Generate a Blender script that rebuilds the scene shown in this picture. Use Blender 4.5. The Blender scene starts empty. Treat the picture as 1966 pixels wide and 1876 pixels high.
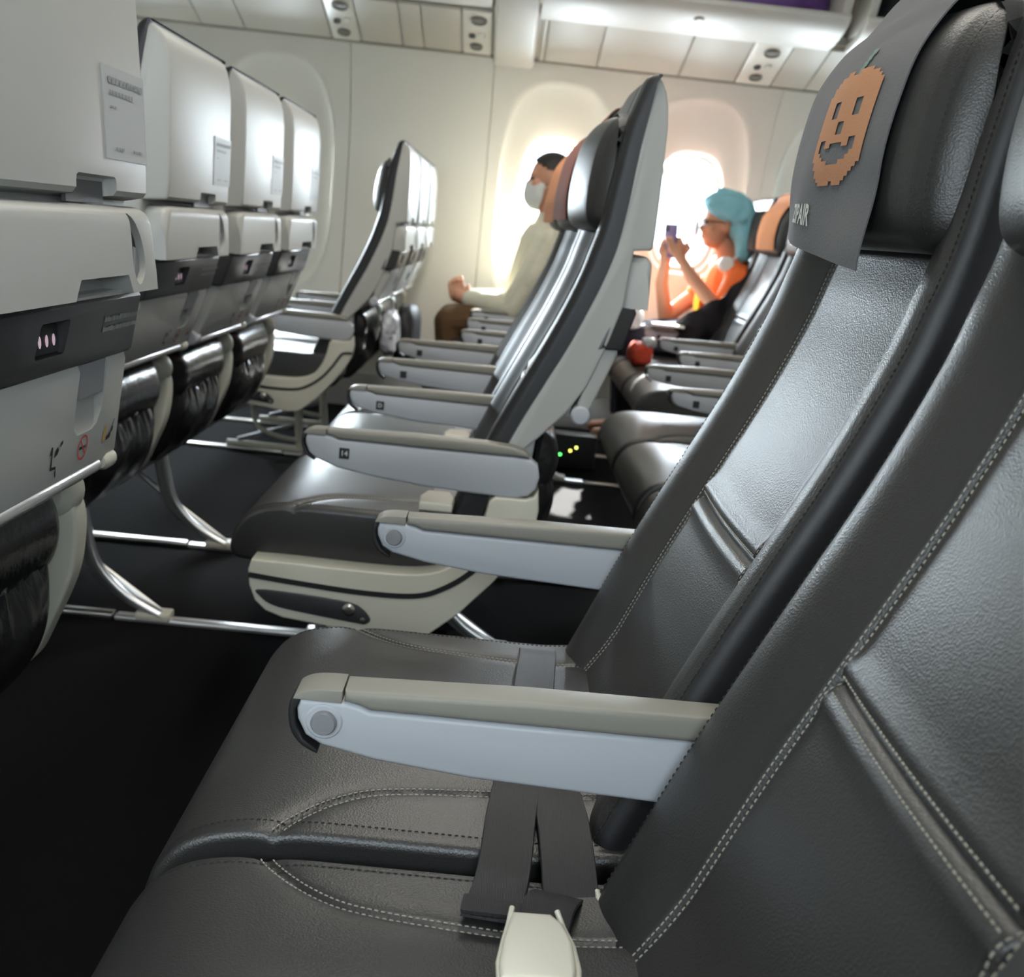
import bpy, bmesh, math, random
from mathutils import Vector, Matrix
random.seed(7)
SC = bpy.context.scene
COL = SC.collection
PI = math.pi
# ------------------------------------------------------------------ camera
FPX, HC = 2050.0, 0.92
def camera_axes(vp=(980., 445.), slope=.1):
    Y = Vector(((vp[0]-983)/FPX, (938-vp[1])/FPX, 1)).normalized()
    X = Vector((1, -slope, 0)); X.z = -(X.x*Y.x+X.y*Y.y)/Y.z; X.normalize()
    Z = X.cross(Y)
    if Z.y < 0: Z = -Z
    return X, Y, Z
cx_, cy_, cz_ = camera_axes()
cam = bpy.data.cameras.new('camera'); cam_o = bpy.data.objects.new('camera', cam); COL.objects.link(cam_o)
r_ = Vector((cx_.x, cy_.x, cz_.x)); u_ = Vector((cx_.y, cy_.y, cz_.y)); f_ = Vector((cx_.z, cy_.z, cz_.z))
m3 = Matrix((r_, u_, -f_)).transposed()
cam_o.matrix_world = Matrix.Translation((0, 0, HC)) @ m3.to_4x4()
cam.sensor_fit = 'HORIZONTAL'; cam.sensor_width = 36; cam.lens = FPX/1966*36
cam.clip_start = .02; cam.clip_end = 100
cam.dof.use_dof = True; cam.dof.focus_distance = .95; cam.dof.aperture_fstop = 9.5
SC.camera = cam_o
# ------------------------------------------------------------------ world, sun, lights, exposure
w = bpy.data.worlds.new('world'); SC.world = w; w.use_nodes = True
bg = w.node_tree.nodes['Background']; bg.inputs[0].default_value = (.80, .91, 1, 1); bg.inputs[1].default_value = 4.0
SC.view_settings.view_transform = 'Standard'; SC.view_settings.look = 'None'
SC.view_settings.exposure = 0.22; SC.view_settings.gamma = 1; SC.view_settings.use_curve_mapping = False
SC.cycles.use_denoising = True
SC.cycles.max_bounces = 7; SC.cycles.diffuse_bounces = 4; SC.cycles.glossy_bounces = 3; SC.cycles.adaptive_threshold = .05; SC.cycles.caustics_reflective = False; SC.cycles.caustics_refractive = False; SC.cycles.transparent_max_bounces = 12
SC.cycles.sample_clamp_indirect = 8
def area(name, loc, direction, sx, sy, power, color):
    l = bpy.data.lights.new(name, 'AREA'); l.shape = 'RECTANGLE'; l.size = sx; l.size_y = sy; l.energy = power; l.color = color
    o = bpy.data.objects.new(name, l); COL.objects.link(o); o.location = loc
    d = Vector(direction).normalized(); o.rotation_euler = d.to_track_quat('-Z', 'X').to_euler()
    return o
sun = bpy.data.lights.new('sun', 'SUN'); sun.energy = 75; sun.angle = .01; sun.color = (1, .95, .88)
sun_o = bpy.data.objects.new('sun', sun); COL.objects.link(sun_o)
sun_o.rotation_euler = Vector((-.42, -1.55, -1.05)).to_track_quat('-Z', 'Y').to_euler()
WIN_R = (-1.83, -1.16, .185, .855, 1.53, 2.2)          # window centres along the far wall
WIN_L = (-1.83, -1.16, -.49, .185, .855, 1.53)         # and along the wall behind the camera
for x in WIN_R:
    area('daylight', (x, 5.66, 1.2), (0, -1, -.55), .30, .55, 62, (.86, .94, 1))
for x in WIN_L:
    area('daylight', (x, -.50, 1.2), (0, 1, -.3), .30, .55, 9, (.86, .94, 1))
for y in (1.5, 3.55):
    area('ceiling_light', (0, y, 2.16), (0, 0, -1), .30, 6.2, 30, (1, .94, .84))
# ------------------------------------------------------------------ materials
MATS = {}
def mat(name, color, rough=.5, metal=0., bump=None, spec=.5, var=None, emit=None, alpha=None, coat=0., sheen=0.):
    if name in MATS: return MATS[name]
    m = bpy.data.materials.new(name); m.use_nodes = True; nt = m.node_tree; b = nt.nodes['Principled BSDF']
    b.inputs['Base Color'].default_value = (*color, 1); b.inputs['Roughness'].default_value = rough
    b.inputs['Metallic'].default_value = metal; b.inputs['Specular IOR Level'].default_value = spec
    b.inputs['Coat Weight'].default_value = coat
    if sheen: b.inputs['Sheen Weight'].default_value = sheen
    tc = nt.nodes.new('ShaderNodeTexCoord')
    if var:
        n = nt.nodes.new('ShaderNodeTexNoise'); n.inputs['Scale'].default_value = var[0]; n.inputs['Detail'].default_value = 4
        nt.links.new(tc.outputs['Object'], n.inputs['Vector'])
        mx = nt.nodes.new('ShaderNodeMix'); mx.data_type = 'RGBA'
        k = var[1]
        mx.inputs[6].default_value = (*[c*(1-k) for c in color], 1); mx.inputs[7].default_value = (*[min(1, c*(1+k)) for c in color], 1)
        nt.links.new(n.outputs['Fac'], mx.inputs[0]); nt.links.new(mx.outputs[2], b.inputs['Base Color'])
    if bump:
        kind, sc, st, dist = bump
        if kind == 'leather':
            n = nt.nodes.new('ShaderNodeTexVoronoi'); n.inputs['Scale'].default_value = sc; out = n.outputs['Distance']
            n2 = nt.nodes.new('ShaderNodeTexNoise'); n2.inputs['Scale'].default_value = 28; n2.inputs['Detail'].default_value = 6
            nt.links.new(tc.outputs['Object'], n2.inputs['Vector'])
            ad = nt.nodes.new('ShaderNodeMath'); ad.operation = 'MULTIPLY_ADD'; ad.inputs[1].default_value = .35
            nt.links.new(n2.outputs['Fac'], ad.inputs[0]); nt.links.new(out, ad.inputs[2]); out = ad.outputs[0]
        elif kind == 'weave':
            n = nt.nodes.new('ShaderNodeTexWave'); n.inputs['Scale'].default_value = sc; n.inputs['Distortion'].default_value = .4; out = n.outputs['Fac']
        else:
            n = nt.nodes.new('ShaderNodeTexNoise'); n.inputs['Scale'].default_value = sc; n.inputs['Detail'].default_value = 5; out = n.outputs['Fac']
        nt.links.new(tc.outputs['Object'], n.inputs['Vector'])
        bp = nt.nodes.new('ShaderNodeBump'); bp.inputs['Strength'].default_value = st; bp.inputs['Distance'].default_value = dist
        nt.links.new(out, bp.inputs['Height']); nt.links.new(bp.outputs['Normal'], b.inputs['Normal'])
    if emit:
        b.inputs['Emission Color'].default_value = (*emit[0], 1); b.inputs['Emission Strength'].default_value = emit[1]
    if alpha is not None:
        b.inputs['Alpha'].default_value = alpha
    MATS[name] = m
    return m
LEATHER = mat('black leather', (.022, .0215, .021), .38, bump=('leather', 560, .21, .0010), spec=.75)
LEATHER_SIDE = mat('black side leather', (.016, .016, .018), .45, bump=('noise', 300, .15, .001))
THREAD = mat('pale thread', (.34, .32, .27), .8)
THREAD_DK = mat('dark thread', (.02, .02, .02), .8)
SHELL = mat('seat shell grey', (.43, .43, .41), .42, bump=('noise', 900, .03, .0005))
CREAM = mat('cream plastic', (.58, .56, .475), .42)
ARMW = mat('armrest pale grey', (.42, .435, .465), .42)
PAD = mat('armrest taupe pad', (.24, .228, .195), .48, bump=('noise', 700, .08, .0005))
BAND = mat('charcoal plastic', (.035, .035, .038), .33)
BLACK = mat('black rubber', (.012, .012, .013), .5)
DKGREY = mat('dark grey plastic', (.09, .09, .095), .4)
MIDGREY = mat('mid grey plastic', (.22, .22, .235), .4)
METAL = mat('brushed metal', (.62, .60, .57), .28, metal=1.)
SATIN = mat('satin aluminium', (.78, .78, .79), .30, metal=.8)
CARPET = mat('dark carpet', (.0045, .0037, .0046), .95, bump=('noise', 900, .6, .003), var=(60, .35), spec=.12)
WALL = mat('cabin wall white', (.71, .695, .635), .45, bump=('noise', 500, .03, .0006))
BIN = mat('bin off-white', (.62, .60, .55), .5)
PSUM = mat('service panel', (.52, .49, .43), .6)
WEB = mat('seat belt webbing', (.030, .028, .030), .5, bump=('weave', 260, .35, .0008))
BUCKLE = mat('buckle cream', (.66, .62, .53), .36)
COVER = mat('headrest cloth', (.105, .106, .110), .85, bump=('noise', 420, .30, .0012))
POCKET = mat('pocket black vinyl', (.012, .012, .013), .25, bump=('noise', 60, .3, .004))
# ------------------------------------------------------------------ mesh helpers
def sm(a, b, x):
    t = max(0., min(1., (x-a)/(b-a))); return t*t*(3-2*t)
def interp(x, xs, ys):
    if x <= xs[0]: return ys[0]
    for i in range(1, len(xs)):
        if x <= xs[i]:
            t = (x-xs[i-1])/(xs[i]-xs[i-1]); return ys[i-1]+t*(ys[i]-ys[i-1])
    return ys[-1]
def crom(p, n, closed=False):
    out = []; N = len(p); rng = N if closed else N-1
    for i in range(rng):
        P = [Vector(p[(i+k-1) % N]) if closed else Vector(p[max(0, min(N-1, i+k-1))]) for k in range(4)]
        for j in range(n):
            t = j/n
            out.append(.5*((2*P[1])+(P[2]-P[0])*t+(2*P[0]-5*P[1]+4*P[2]-P[3])*t*t+(3*P[1]-P[0]-3*P[2]+P[3])*t**3))
    if not closed: out.append(Vector(p[-1]))
    return out
def mono(pts):                                   # smooth function through points (z -> x), via dense Catmull table
    q = crom([(b, a, 0) for a, b in pts], 10); xs = [v.x for v in q]; ys = [v.y for v in q]
    return lambda z: interp(z, xs, ys)
def mk(name, verts, faces, smooth=True, ang=38):
    me = bpy.data.meshes.new(name); me.from_pydata([tuple(v) for v in verts], [], faces); me.validate(); 
    bm = bmesh.new(); bm.from_mesh(me); bmesh.ops.recalc_face_normals(bm, faces=bm.faces); bm.to_mesh(me); bm.free()
    return fin(me, smooth, ang)
def fin(me, smooth=True, ang=38):
    me.polygons.foreach_set('use_smooth', [smooth]*len(me.polygons))
    if smooth: me.set_sharp_from_angle(angle=math.radians(ang))
    me.update(); return me
def frombm(name, bm, smooth=True, ang=38):
    bmesh.ops.recalc_face_normals(bm, faces=bm.faces)
    me = bpy.data.meshes.new(name); bm.to_mesh(me); bm.free(); return fin(me, smooth, ang)
def obj(name, me, m=None, parent=None, loc=None, rot=None, label=None, cat=None, group=None, kind=None):
    o = bpy.data.objects.new(name, me); COL.objects.link(o)
    if m is not None and me is not None and not me.materials: me.materials.append(m)
    if parent: o.parent = parent
    if loc: o.location = loc
    if rot: o.rotation_euler = rot
    for k, v in (('label', label), ('category', cat), ('group', group), ('kind', kind)):
        if v: o[k] = v
    return o
def prism_bm(poly, y0, y1, bev=0., seg=2, axis='y', bm=None, taper=None):
    """poly in the plane across `axis`; extruded from y0 to y1, cap rims bevelled"""
    bm = bm or bmesh.new()
    def P(a, b, c):
        return (a, c, b) if axis == 'y' else ((c, a, b) if axis == 'x' else (a, b, c))
    A = [bm.verts.new(P(p[0], p[1], y0)) for p in poly]; B = [bm.verts.new(P(p[0], p[1], y1)) for p in poly]
    n = len(poly); fs = [bm.faces.new(A), bm.faces.new(B[::-1])]
    for i in range(n): fs.append(bm.faces.new((A[i], B[i], B[(i+1) % n], A[(i+1) % n])))
    bmesh.ops.recalc_face_normals(bm, faces=fs)
    if bev > 0:
        es = set(fs[0].edges) | set(fs[1].edges)
        bmesh.ops.bevel(bm, geom=list(es), offset=bev, segments=seg, profile=.5, affect='EDGES', clamp_overlap=True)
    return bm
def prism(name, poly, y0, y1, bev=0., seg=2, axis='y', ang=38):
    return frombm(name, prism_bm(poly, y0, y1, bev, seg, axis), True, ang)
def box_bm(x0, x1, y0, y1, z0, z1, bev=0., seg=2, bm=None):
    bm = bm or bmesh.new()
    g = bmesh.ops.create_cube(bm, size=1)
    for v in g['verts']:
        v.co = Vector((x0 if v.co.x < 0 else x1, y0 if v.co.y < 0 else y1, z0 if v.co.z < 0 else z1))
    if bev > 0:
        es = list({e for v in g['verts'] for e in v.link_edges})
        bmesh.ops.bevel(bm, geom=es, offset=bev, segments=seg, profile=.5, affect='EDGES', clamp_overlap=True)
    return bm
def box(name, x0, x1, y0, y1, z0, z1, bev=0., seg=2):
    return frombm(name, box_bm(x0, x1, y0, y1, z0, z1, bev, seg))
def tube_data(path, r, seg=10, cap=True):
    path = [Vector(p) for p in path]; V = []; F = []; n = len(path)
    up = Vector((0, 0, 1)); T0 = (path[1]-path[0]).normalized()
    if abs(T0.dot(up)) > .95: up = Vector((0, 1, 0))
    N = (up-T0*up.dot(T0)).normalized()
    for i, p in enumerate(path):
        T = (path[min(i+1, n-1)]-path[max(i-1, 0)]).normalized()
        N = (N-T*N.dot(T)).normalized(); Bn = T.cross(N)
        rr = r[i] if isinstance(r, (list, tuple)) else r
        for k in range(seg):
            a = 2*PI*k/seg; V.append(p+rr*(math.cos(a)*N+math.sin(a)*Bn))
    for i in range(n-1):
        for k in range(seg):
            k2 = (k+1) % seg; F.append((i*seg+k, i*seg+k2, (i+1)*seg+k2, (i+1)*seg+k))
    if cap: F.append(tuple(range(seg))[::-1]); F.append(tuple((n-1)*seg+k for k in range(seg)))
    return V, F
def tube(name, path, r, seg=10): return mk(name, *tube_data(path, r, seg))
def multi(name, parts, smooth=True, ang=38):
    V = []; F = []
    for v, f in parts:
        o = len(V); V += list(v); F += [tuple(i+o for i in q) for q in f]
    return mk(name, V, F, smooth, ang)
def lathe(name, prof, axis='y', seg=24, loc=(0, 0, 0), a0=0):
    """prof: list of (radius, along-axis)"""
    V = []; F = []; n = len(prof)
    for r, h in prof:
        for k in range(seg):
            a = 2*PI*k/seg; c, s = r*math.cos(a), r*math.sin(a)
            p = (c, h, s) if axis == 'y' else ((h, c, s) if axis == 'x' else (c, s, h))
            V.append(Vector(p)+Vector(loc))
    for i in range(n-1):
        for k in range(seg):
            k2 = (k+1) % seg; F.append((i*seg+k, i*seg+k2, (i+1)*seg+k2, (i+1)*seg+k))
    F.append(tuple(range(seg))[::-1]); F.append(tuple((n-1)*seg+k for k in range(seg)))
    return mk(name, V, F)
def evald(me, setup):
    o = bpy.data.objects.new('tmp', me); COL.objects.link(o); setup(o)
    dg = bpy.context.evaluated_depsgraph_get(); dg.update()
    r = bpy.data.meshes.new_from_object(o.evaluated_get(dg), preserve_all_data_layers=False, depsgraph=dg)
    bpy.data.objects.remove(o); return r
def cut(me, cutters):
    tmps = []
    def setup(o):
        for c in cutters:
            t = bpy.data.objects.new('cut', c); COL.objects.link(t); tmps.append(t)
            m = o.modifiers.new('b', 'BOOLEAN'); m.operation = 'DIFFERENCE'; m.object = t; m.solver = 'EXACT'
    r = evald(me, setup)
    for t in tmps: bpy.data.objects.remove(t)
    return fin(r, True, 30)
def sphere_pts(c, rx, ry, rz, nu=20, nv=12):
    V = []; F = []
    for j in range(nv+1):
        t = PI*j/nv
        for i in range(nu):
            a = 2*PI*i/nu
            V.append(Vector((c[0]+rx*math.sin(t)*math.cos(a), c[1]+ry*math.sin(t)*math.sin(a), c[2]+rz*math.cos(t))))
    for j in range(nv):
        for i in range(nu):
            i2 = (i+1) % nu; F.append((j*nu+i, j*nu+i2, (j+1)*nu+i2, (j+1)*nu+i))
    return V, F
def pillow(name, prof, hw, r, ys=None, nround=6, bow=None, disp=None, ang=50):
    """closed (x,z) outline swept across y with rounded ends; outline shrinks by r towards both ends"""
    P = [Vector((p[0], p[1])) for p in prof]; n = len(P)
    ar = sum(P[i].x*P[(i+1) % n].y-P[(i+1) % n].x*P[i].y for i in range(n))
    nor = []
    for i in range(n):
        t = (P[(i+1) % n]-P[i-1]).normalized(); nv = Vector((t.y, -t.x))
        nor.append(nv if ar > 0 else -nv)
    if ys is None: ys = [(-1+2*k/10)*(hw-r) for k in range(11)]
    secs = [(-(hw-r)-r*math.cos(a), r*(1-math.sin(a))) for a in [PI/2*k/nround for k in range(nround)]]
    secs += [(y, 0) for y in ys]
    secs += [((hw-r)+r*math.cos(a), r*(1-math.sin(a))) for a in [PI/2*(nround-1-k)/nround for k in range(nround)]]
    V = []; F = []
    for y, ins in secs:
        for i in range(n):
            p = P[i]-nor[i]*ins
            v = Vector((p.x, y, p.y))
            if bow: v = bow(v)
            if disp: v = v+Vector((nor[i].x, 0, nor[i].y))*disp(v, nor[i])
            V.append(v)
    m = len(secs)
    for s in range(m-1):
        for i in range(n):
            j = (i+1) % n; F.append((s*n+i, s*n+j, (s+1)*n+j, (s+1)*n+i))
    F.append(tuple(range(n))); F.append(tuple((m-1)*n+i for i in range(n))[::-1])
    return mk(name, V, F, True, ang)
def stitches(path, nrm, length=.0034, gap=.0018, wdt=.00055, lift=.0002):
    """little threads laid along a dense path of points"""
    out = []; acc = 0.; P = [Vector(p) for p in path]; d = [0.]
    for i in range(1, len(P)): d.append(d[-1]+(P[i]-P[i-1]).length)
    def at(s):
        for i in range(1, len(P)):
            if d[i] >= s:
                t = (s-d[i-1])/max(1e-9, d[i]-d[i-1]); return P[i-1].lerp(P[i], t), i
        return P[-1], len(P)-1
    s = 0.
    while s+length < d[-1]:
        a, i = at(s); b, _ = at(s+length); N = Vector(nrm(a)).normalized(); T = (b-a).normalized(); S = T.cross(N)*wdt
        u = N*lift; c = N*(lift+.0005); e = (b-a)*.18
        V = [a-S+u*.2, a+S+u*.2, b+S+u*.2, b-S+u*.2, a+e-S*.7+c, a+e+S*.7+c, b-e+S*.7+c, b-e-S*.7+c]
        out.append((V, [(4, 5, 6, 7), (0, 1, 5, 4), (1, 2, 6, 5), (2, 3, 7, 6), (3, 0, 4, 7)]))
        s += length+gap
    return out
def text_data(s, size, bold=0.):
    c = bpy.data.curves.new('txt', 'FONT'); c.body = s; c.size = size; c.align_x = 'CENTER'; c.align_y = 'CENTER'; c.offset = bold; c.resolution_u = 2
    o = bpy.data.objects.new('txt', c); COL.objects.link(o)
    dg = bpy.context.evaluated_depsgraph_get(); dg.update()
    me = bpy.data.meshes.new_from_object(o.evaluated_get(dg)); bpy.data.objects.remove(o)
    return [v.co.copy() for v in me.vertices], [tuple(p.vertices) for p in me.polygons]
def empty(name, loc, rotz=0, label=None, cat=None, group=None, kind=None):
    o = bpy.data.objects.new(name, None); COL.objects.link(o); o.location = loc; o.rotation_euler = (0, 0, rotz); o.empty_display_size = .1
    for k, v in (('label', label), ('category', cat), ('group', group), ('kind', kind)):
        if v: o[k] = v
    return o
# ------------------------------------------------------------------ the cabin shell
def struct(name, me, m, parent=None): return obj(name, me, m, parent, kind='structure')
X0, X1 = -2.8, 3.0
struct('floor', box('floor', X0-.1, X1+.1, -.4, 5.6, -.06, 0), CARPET)
struct('ceiling', prism('ceiling', [(-.45, 1.9), (.2, 2.15), (1.2, 2.22), (2.5, 2.3), (3.9, 2.22), (4.7, 2.25), (5.6, 2.25), (5.6, 2.5), (-.45, 2.5)], X0-.1, X1+.1, axis='x'), BIN)
struct('wall_front', box('wf', X0-.1, X0, -.4, 5.6, 0, 2.4), WALL)
struct('wall_back', box('wb', X1, X1+.1, -.4, 5.6, 0, 2.4), WALL)
WY = mono([(5.30, 0.), (5.385, .35), (5.42, .8), (5.42, 1.1), (5.385, 1.4), (5.25, 1.70), (5.20, 1.78)])
ZLO, ZHI = 0.0, 1.72
def superell(a, hx, hz, e):
    c, s = math.cos(a), math.sin(a)
    k = (abs(c/hx)**e+abs(s/hz)**e)**(-1/e)
    return k*c, k*s
def wall_panel(name, xa, xb, xc, parent, side, window=True):
    """one sidewall lining panel; with a window it has a deep oval recess and an opening"""
    sgn = lambda z: (WY(z) if side > 0 else -.25-(WY(z)-5.42))
    V = []; F = []
    g = 0.
    if not window:
        n = 26; xs = [xa+g, xa+g+.004, xb-g-.004, xb-g]
        for i in range(n+1):
            z = ZLO+(ZHI-ZLO)*i/n
            for k, x in enumerate(xs): V.append((x, sgn(z)+(side*.012 if k in (0, 3) else 0), z))
        for i in range(n):
            for k in range(3): F.append((i*4+k, i*4+k+1, (i+1)*4+k+1, (i+1)*4+k))
        return obj(name, mk(name, V, F, True, 60), WALL, parent)
    N = 120; zc, zr = 1.10, 1.07
    rings = []
    for t, dep in ((0, .075), (.04, .056), (.10, .046), (.3, .040), (.6, .032), (.85, .022), (.95, .010), (1., 0)):
        ring = []
        for k in range(N):
            a = 2*PI*k/N
            x1, z1 = superell(a, .160, .275, 3.0); x2, z2 = superell(a, .272, .545, 3.0)
            x = x1+(x2-x1)*t; z = (zc+z1)+((zr+z2)-(zc+z1))*t
            ring.append((xc+x, sgn(z)+side*dep, z))
        rings.append(ring)
    for t in (.15, .35, .55, .75, .9, .99, 1.):
        ring = []
        for k in range(N):
            a = 2*PI*k/N
            x2, z2 = superell(a, .272, .545, 3.0)
            c, s = math.cos(a), math.sin(a)
            hx = (xb-g-xc) if c > 0 else (xc-xa-g); hz = (ZHI-zr) if s > 0 else (zr-ZLO)
            kk = min(hx/abs(c) if abs(c) > 1e-6 else 9, hz/abs(s) if abs(s) > 1e-6 else 9)
            x = x2+(kk*c-x2)*t; z = zr+z2+(kk*s-z2)*t
            ring.append((xc+x, sgn(z)+(side*.012 if t == 1. and abs(abs(kk*c)-hx) < 1e-4 else 0), z))
        rings.append(ring)
    for ring in rings: V += ring
    for i in range(len(rings)-1):
        for k in range(N):
            k2 = (k+1) % N; F.append((i*N+k, i*N+k2, (i+1)*N+k2, (i+1)*N+k))
    return obj(name, mk(name, V, F, True, 60), WALL, parent)
GLASS = bpy.data.materials.new('window pane'); GLASS.use_nodes = True
nt = GLASS.node_tree; nt.nodes.clear()
o_ = nt.nodes.new('ShaderNodeOutputMaterial'); mx_ = nt.nodes.new('ShaderNodeMixShader'); tr_ = nt.nodes.new('ShaderNodeBsdfTransparent'); gl_ = nt.nodes.new('ShaderNodeBsdfGlossy')
tr_.inputs[0].default_value = (.93, .98, 1, 1); gl_.inputs['Roughness'].default_value = .02; mx_.inputs[0].default_value = .06
nt.links.new(tr_.outputs[0], mx_.inputs[1]); nt.links.new(gl_.outputs[0], mx_.inputs[2]); nt.links.new(mx_.outputs[0], o_.inputs[0])
wn = [0]
def sidewall(name, side, centres):
    y = 5.5 if side > 0 else -.33
    root = empty(name, (0, 0, 0), kind='structure')
    edges = [-2.835+.672*k for k in range(9)]
    for k in range(8):
        xa, xb = edges[k], edges[k+1]; mid = (xa+xb)/2
        c = [x for x in centres if abs(x-mid) < .25]
        wall_panel('sidewall_panel', max(xa, X0), min(xb, X1), c[0] if c else mid, root, side, bool(c))
        if not c: continue
        wn[0] += 1
        yy = WY(1.1)+.078 if side > 0 else -.25-.078
        wr = empty('window_%d' % wn[0], (c[0], yy, 1.10), kind='structure')
        N = 96; V = []; F = []
        prof = [(0, -.012), (.012, -.016), (.022, -.010), (.024, .02), (.0, .02)]
        for d, h in prof:
            for q in range(N):
                a = 2*PI*q/N; x, z = superell(a, .166-d, .281-d, 3.0); V.append((x, side*h, z))
        for i in range(len(prof)):
            for q in range(N):
                q2 = (q+1) % N; i2 = (i+1) % len(prof); F.append((i*N+q, i*N+q2, i2*N+q2, i2*N+q))
        obj('window_frame', mk('window_frame', V, F), BIN, wr)
        V = [superell(2*PI*q/N, .150, .265, 3.0) for q in range(N)]
        me = mk('pane', [(x, side*.012, z) for x, z in V], [tuple(range(N))], False)
        obj('pane', me, GLASS, wr)
        # outer skin opening ring, so that no light leaks round the frame
    # outer skin behind the lining: blocks between the windows
    bm = bmesh.new()
    ya, yb = (5.56, 5.60) if side > 0 else (-.44, -.40)
    xs = [X0-.1]+[v for c in sorted(centres) for v in (c-.20, c+.20)]+[X1+.1]
    for k in range(0, len(xs), 2): box_bm(xs[k], xs[k+1], ya, yb, -.06, 2.5, bm=bm)
    for c in centres:
        box_bm(c-.20, c+.20, ya, yb, -.06, .78, bm=bm); box_bm(c-.20, c+.20, ya, yb, 1.42, 2.5, bm=bm)
    obj('outer_skin', frombm('outer_skin', bm, False), WALL, root, kind='stuff')
sidewall('wall_right', 1, WIN_R)
sidewall('wall_left', -1, WIN_L)
struct('baseboard_right', prism('bb', [(5.28, 0), (5.36, 0), (5.385, .16), (5.36, .17), (5.33, .15)], X0, X1, .004, axis='x'), mat('grey kick panel', (.30, .29, .28), .6))
# seat tracks in the floor
for k, y in enumerate((2.245, 2.80, 4.05, 4.60)):
    tr = empty('trim_%d' % (k+1), (0, y, 0), kind='structure')
    x = X0
    n = 0
    while x < X1-.05:
        L_ = .42+.11*((n*7) % 3)
        obj('track_cover', box('track_cover', x+.002, min(x+L_, X1)-.002, -.016, .016, -.002, .010+.003*(n % 2), .004), SATIN if n % 3 else METAL, tr)
        x += L_; n += 1
# ------------------------------------------------------------------ seat prototypes (local: -x is forward, y across, z up)
S = .505; HS = S/2
# --- cushion
CP = crom([(.03, .424), (-.10, .424), (-.22, .425), (-.31, .425), (-.365, .420), (-.402, .404), (-.424, .376), (-.432, .348), (-.428, .328), (-.405, .318), (-.30, .316), (-.12, .316), (.03, .318)], 9, True)
CHW = .237
def cush_seam(y_abs_end=.155):
    return None
SEAM = [(-.325, .238), (-.314, .220), (-.290, .195), (-.262, .176), (-.235, .167), (-.19, .160), (-.10, .152), (.03, .148)]   # (x, |y|)
SEAMP = crom([(a, b, 0) for a, b in SEAM], 14)
def seam_dist(x, ay):
    best = 9.
    for i in range(0, len(SEAMP)-1):
        a, b = SEAMP[i], SEAMP[i+1]; dx, dy = b.x-a.x, b.y-a.y
        t = max(0, min(1, ((x-a.x)*dx+(ay-a.y)*dy)/(dx*dx+dy*dy)))
        d = math.hypot(x-a.x-dx*t, ay-a.y-dy*t)
        if d < best: best = d
    return best
def cush_top(x, y):
    crown = .014*(1-(y/CHW)**2)*sm(-.43, -.30, x)
    return crown
def cush_disp(v, n):
    if n.y < .1: return 0.
    d = cush_top(v.x, v.y)*max(0, n.y)
    ay = abs(v.y)
    if -.34 < v.x and ay > .13:
        q = seam_dist(v.x, ay)
        if q < .03: d -= .0042*math.exp(-(q/.0032)**2)+.0020*math.exp(-(q/.012)**2)
    e = abs(ay-.2265)
    d -= .0018*math.exp(-(e/.0030)**2)
    return d
def dense(prof, step):
    out = []; n = len(prof)
    for i in range(n):
        a, b = prof[i], prof[(i+1) % n]; L = (b-a).length; k = max(1, int(L/step))
        for j in range(k): out.append(a.lerp(b, j/k))
    return out
CPD = dense(CP, .0045)
CYS = sorted(set([round(-.227+.454*k/72, 5) for k in range(73)]+[round(s*(.130+.0028*k), 5) for s in (-1, 1) for k in range(34) if .130+.0028*k < .227]))
M_CUSH = pillow('seat_cushion', CPD, CHW, .010, ys=CYS, nround=5, disp=cush_disp)
def ctop(x): # cushion top z without displacement
    xs = [p.x for p in CP if p.y > .34]; 
    pts = sorted([(p.x, p.y) for p in CP if p.y > .335 and not (p.x > -.4 and p.y < .36)])
    return interp(x, [a for a, b in pts], [b for a, b in pts])
CT = {}
def cz(x, y):
    k = round(x, 3)
    if k not in CT: CT[k] = ctop(k)
    ay = abs(y); z = CT[k]+cush_top(x, y)
    q = seam_dist(x, ay)
    z -= .0042*math.exp(-(q/.0032)**2)+.0020*math.exp(-(q/.012)**2)
    return z
st = []
for s in (-1, 1):
    for off in (-.0042, .0042):
        path = []
        for i in range(1, len(SEAMP)-1):
            a = SEAMP[i]; t = (SEAMP[i+1]-SEAMP[i-1]).normalized()
            x, ay = a.x-t.y*off, a.y+t.x*off
            if ay > .232 or x > .0: continue
            path.append((x, s*ay, cz(x, ay)))
        st += stitches(path, lambda p: (0, 0, 1))
M_CST = multi('stitching', st)
st = []
for s in (-1, 1):
    path = [(-.395+.395*k/80, s*.2215, cz(-.395+.395*k/80, .2215)) for k in range(81)]
    st += stitches(path, lambda p: (0, 0, 1), .0032, .0024, .0005)
M_CST2 = multi('edge_stitching', st)
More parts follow.
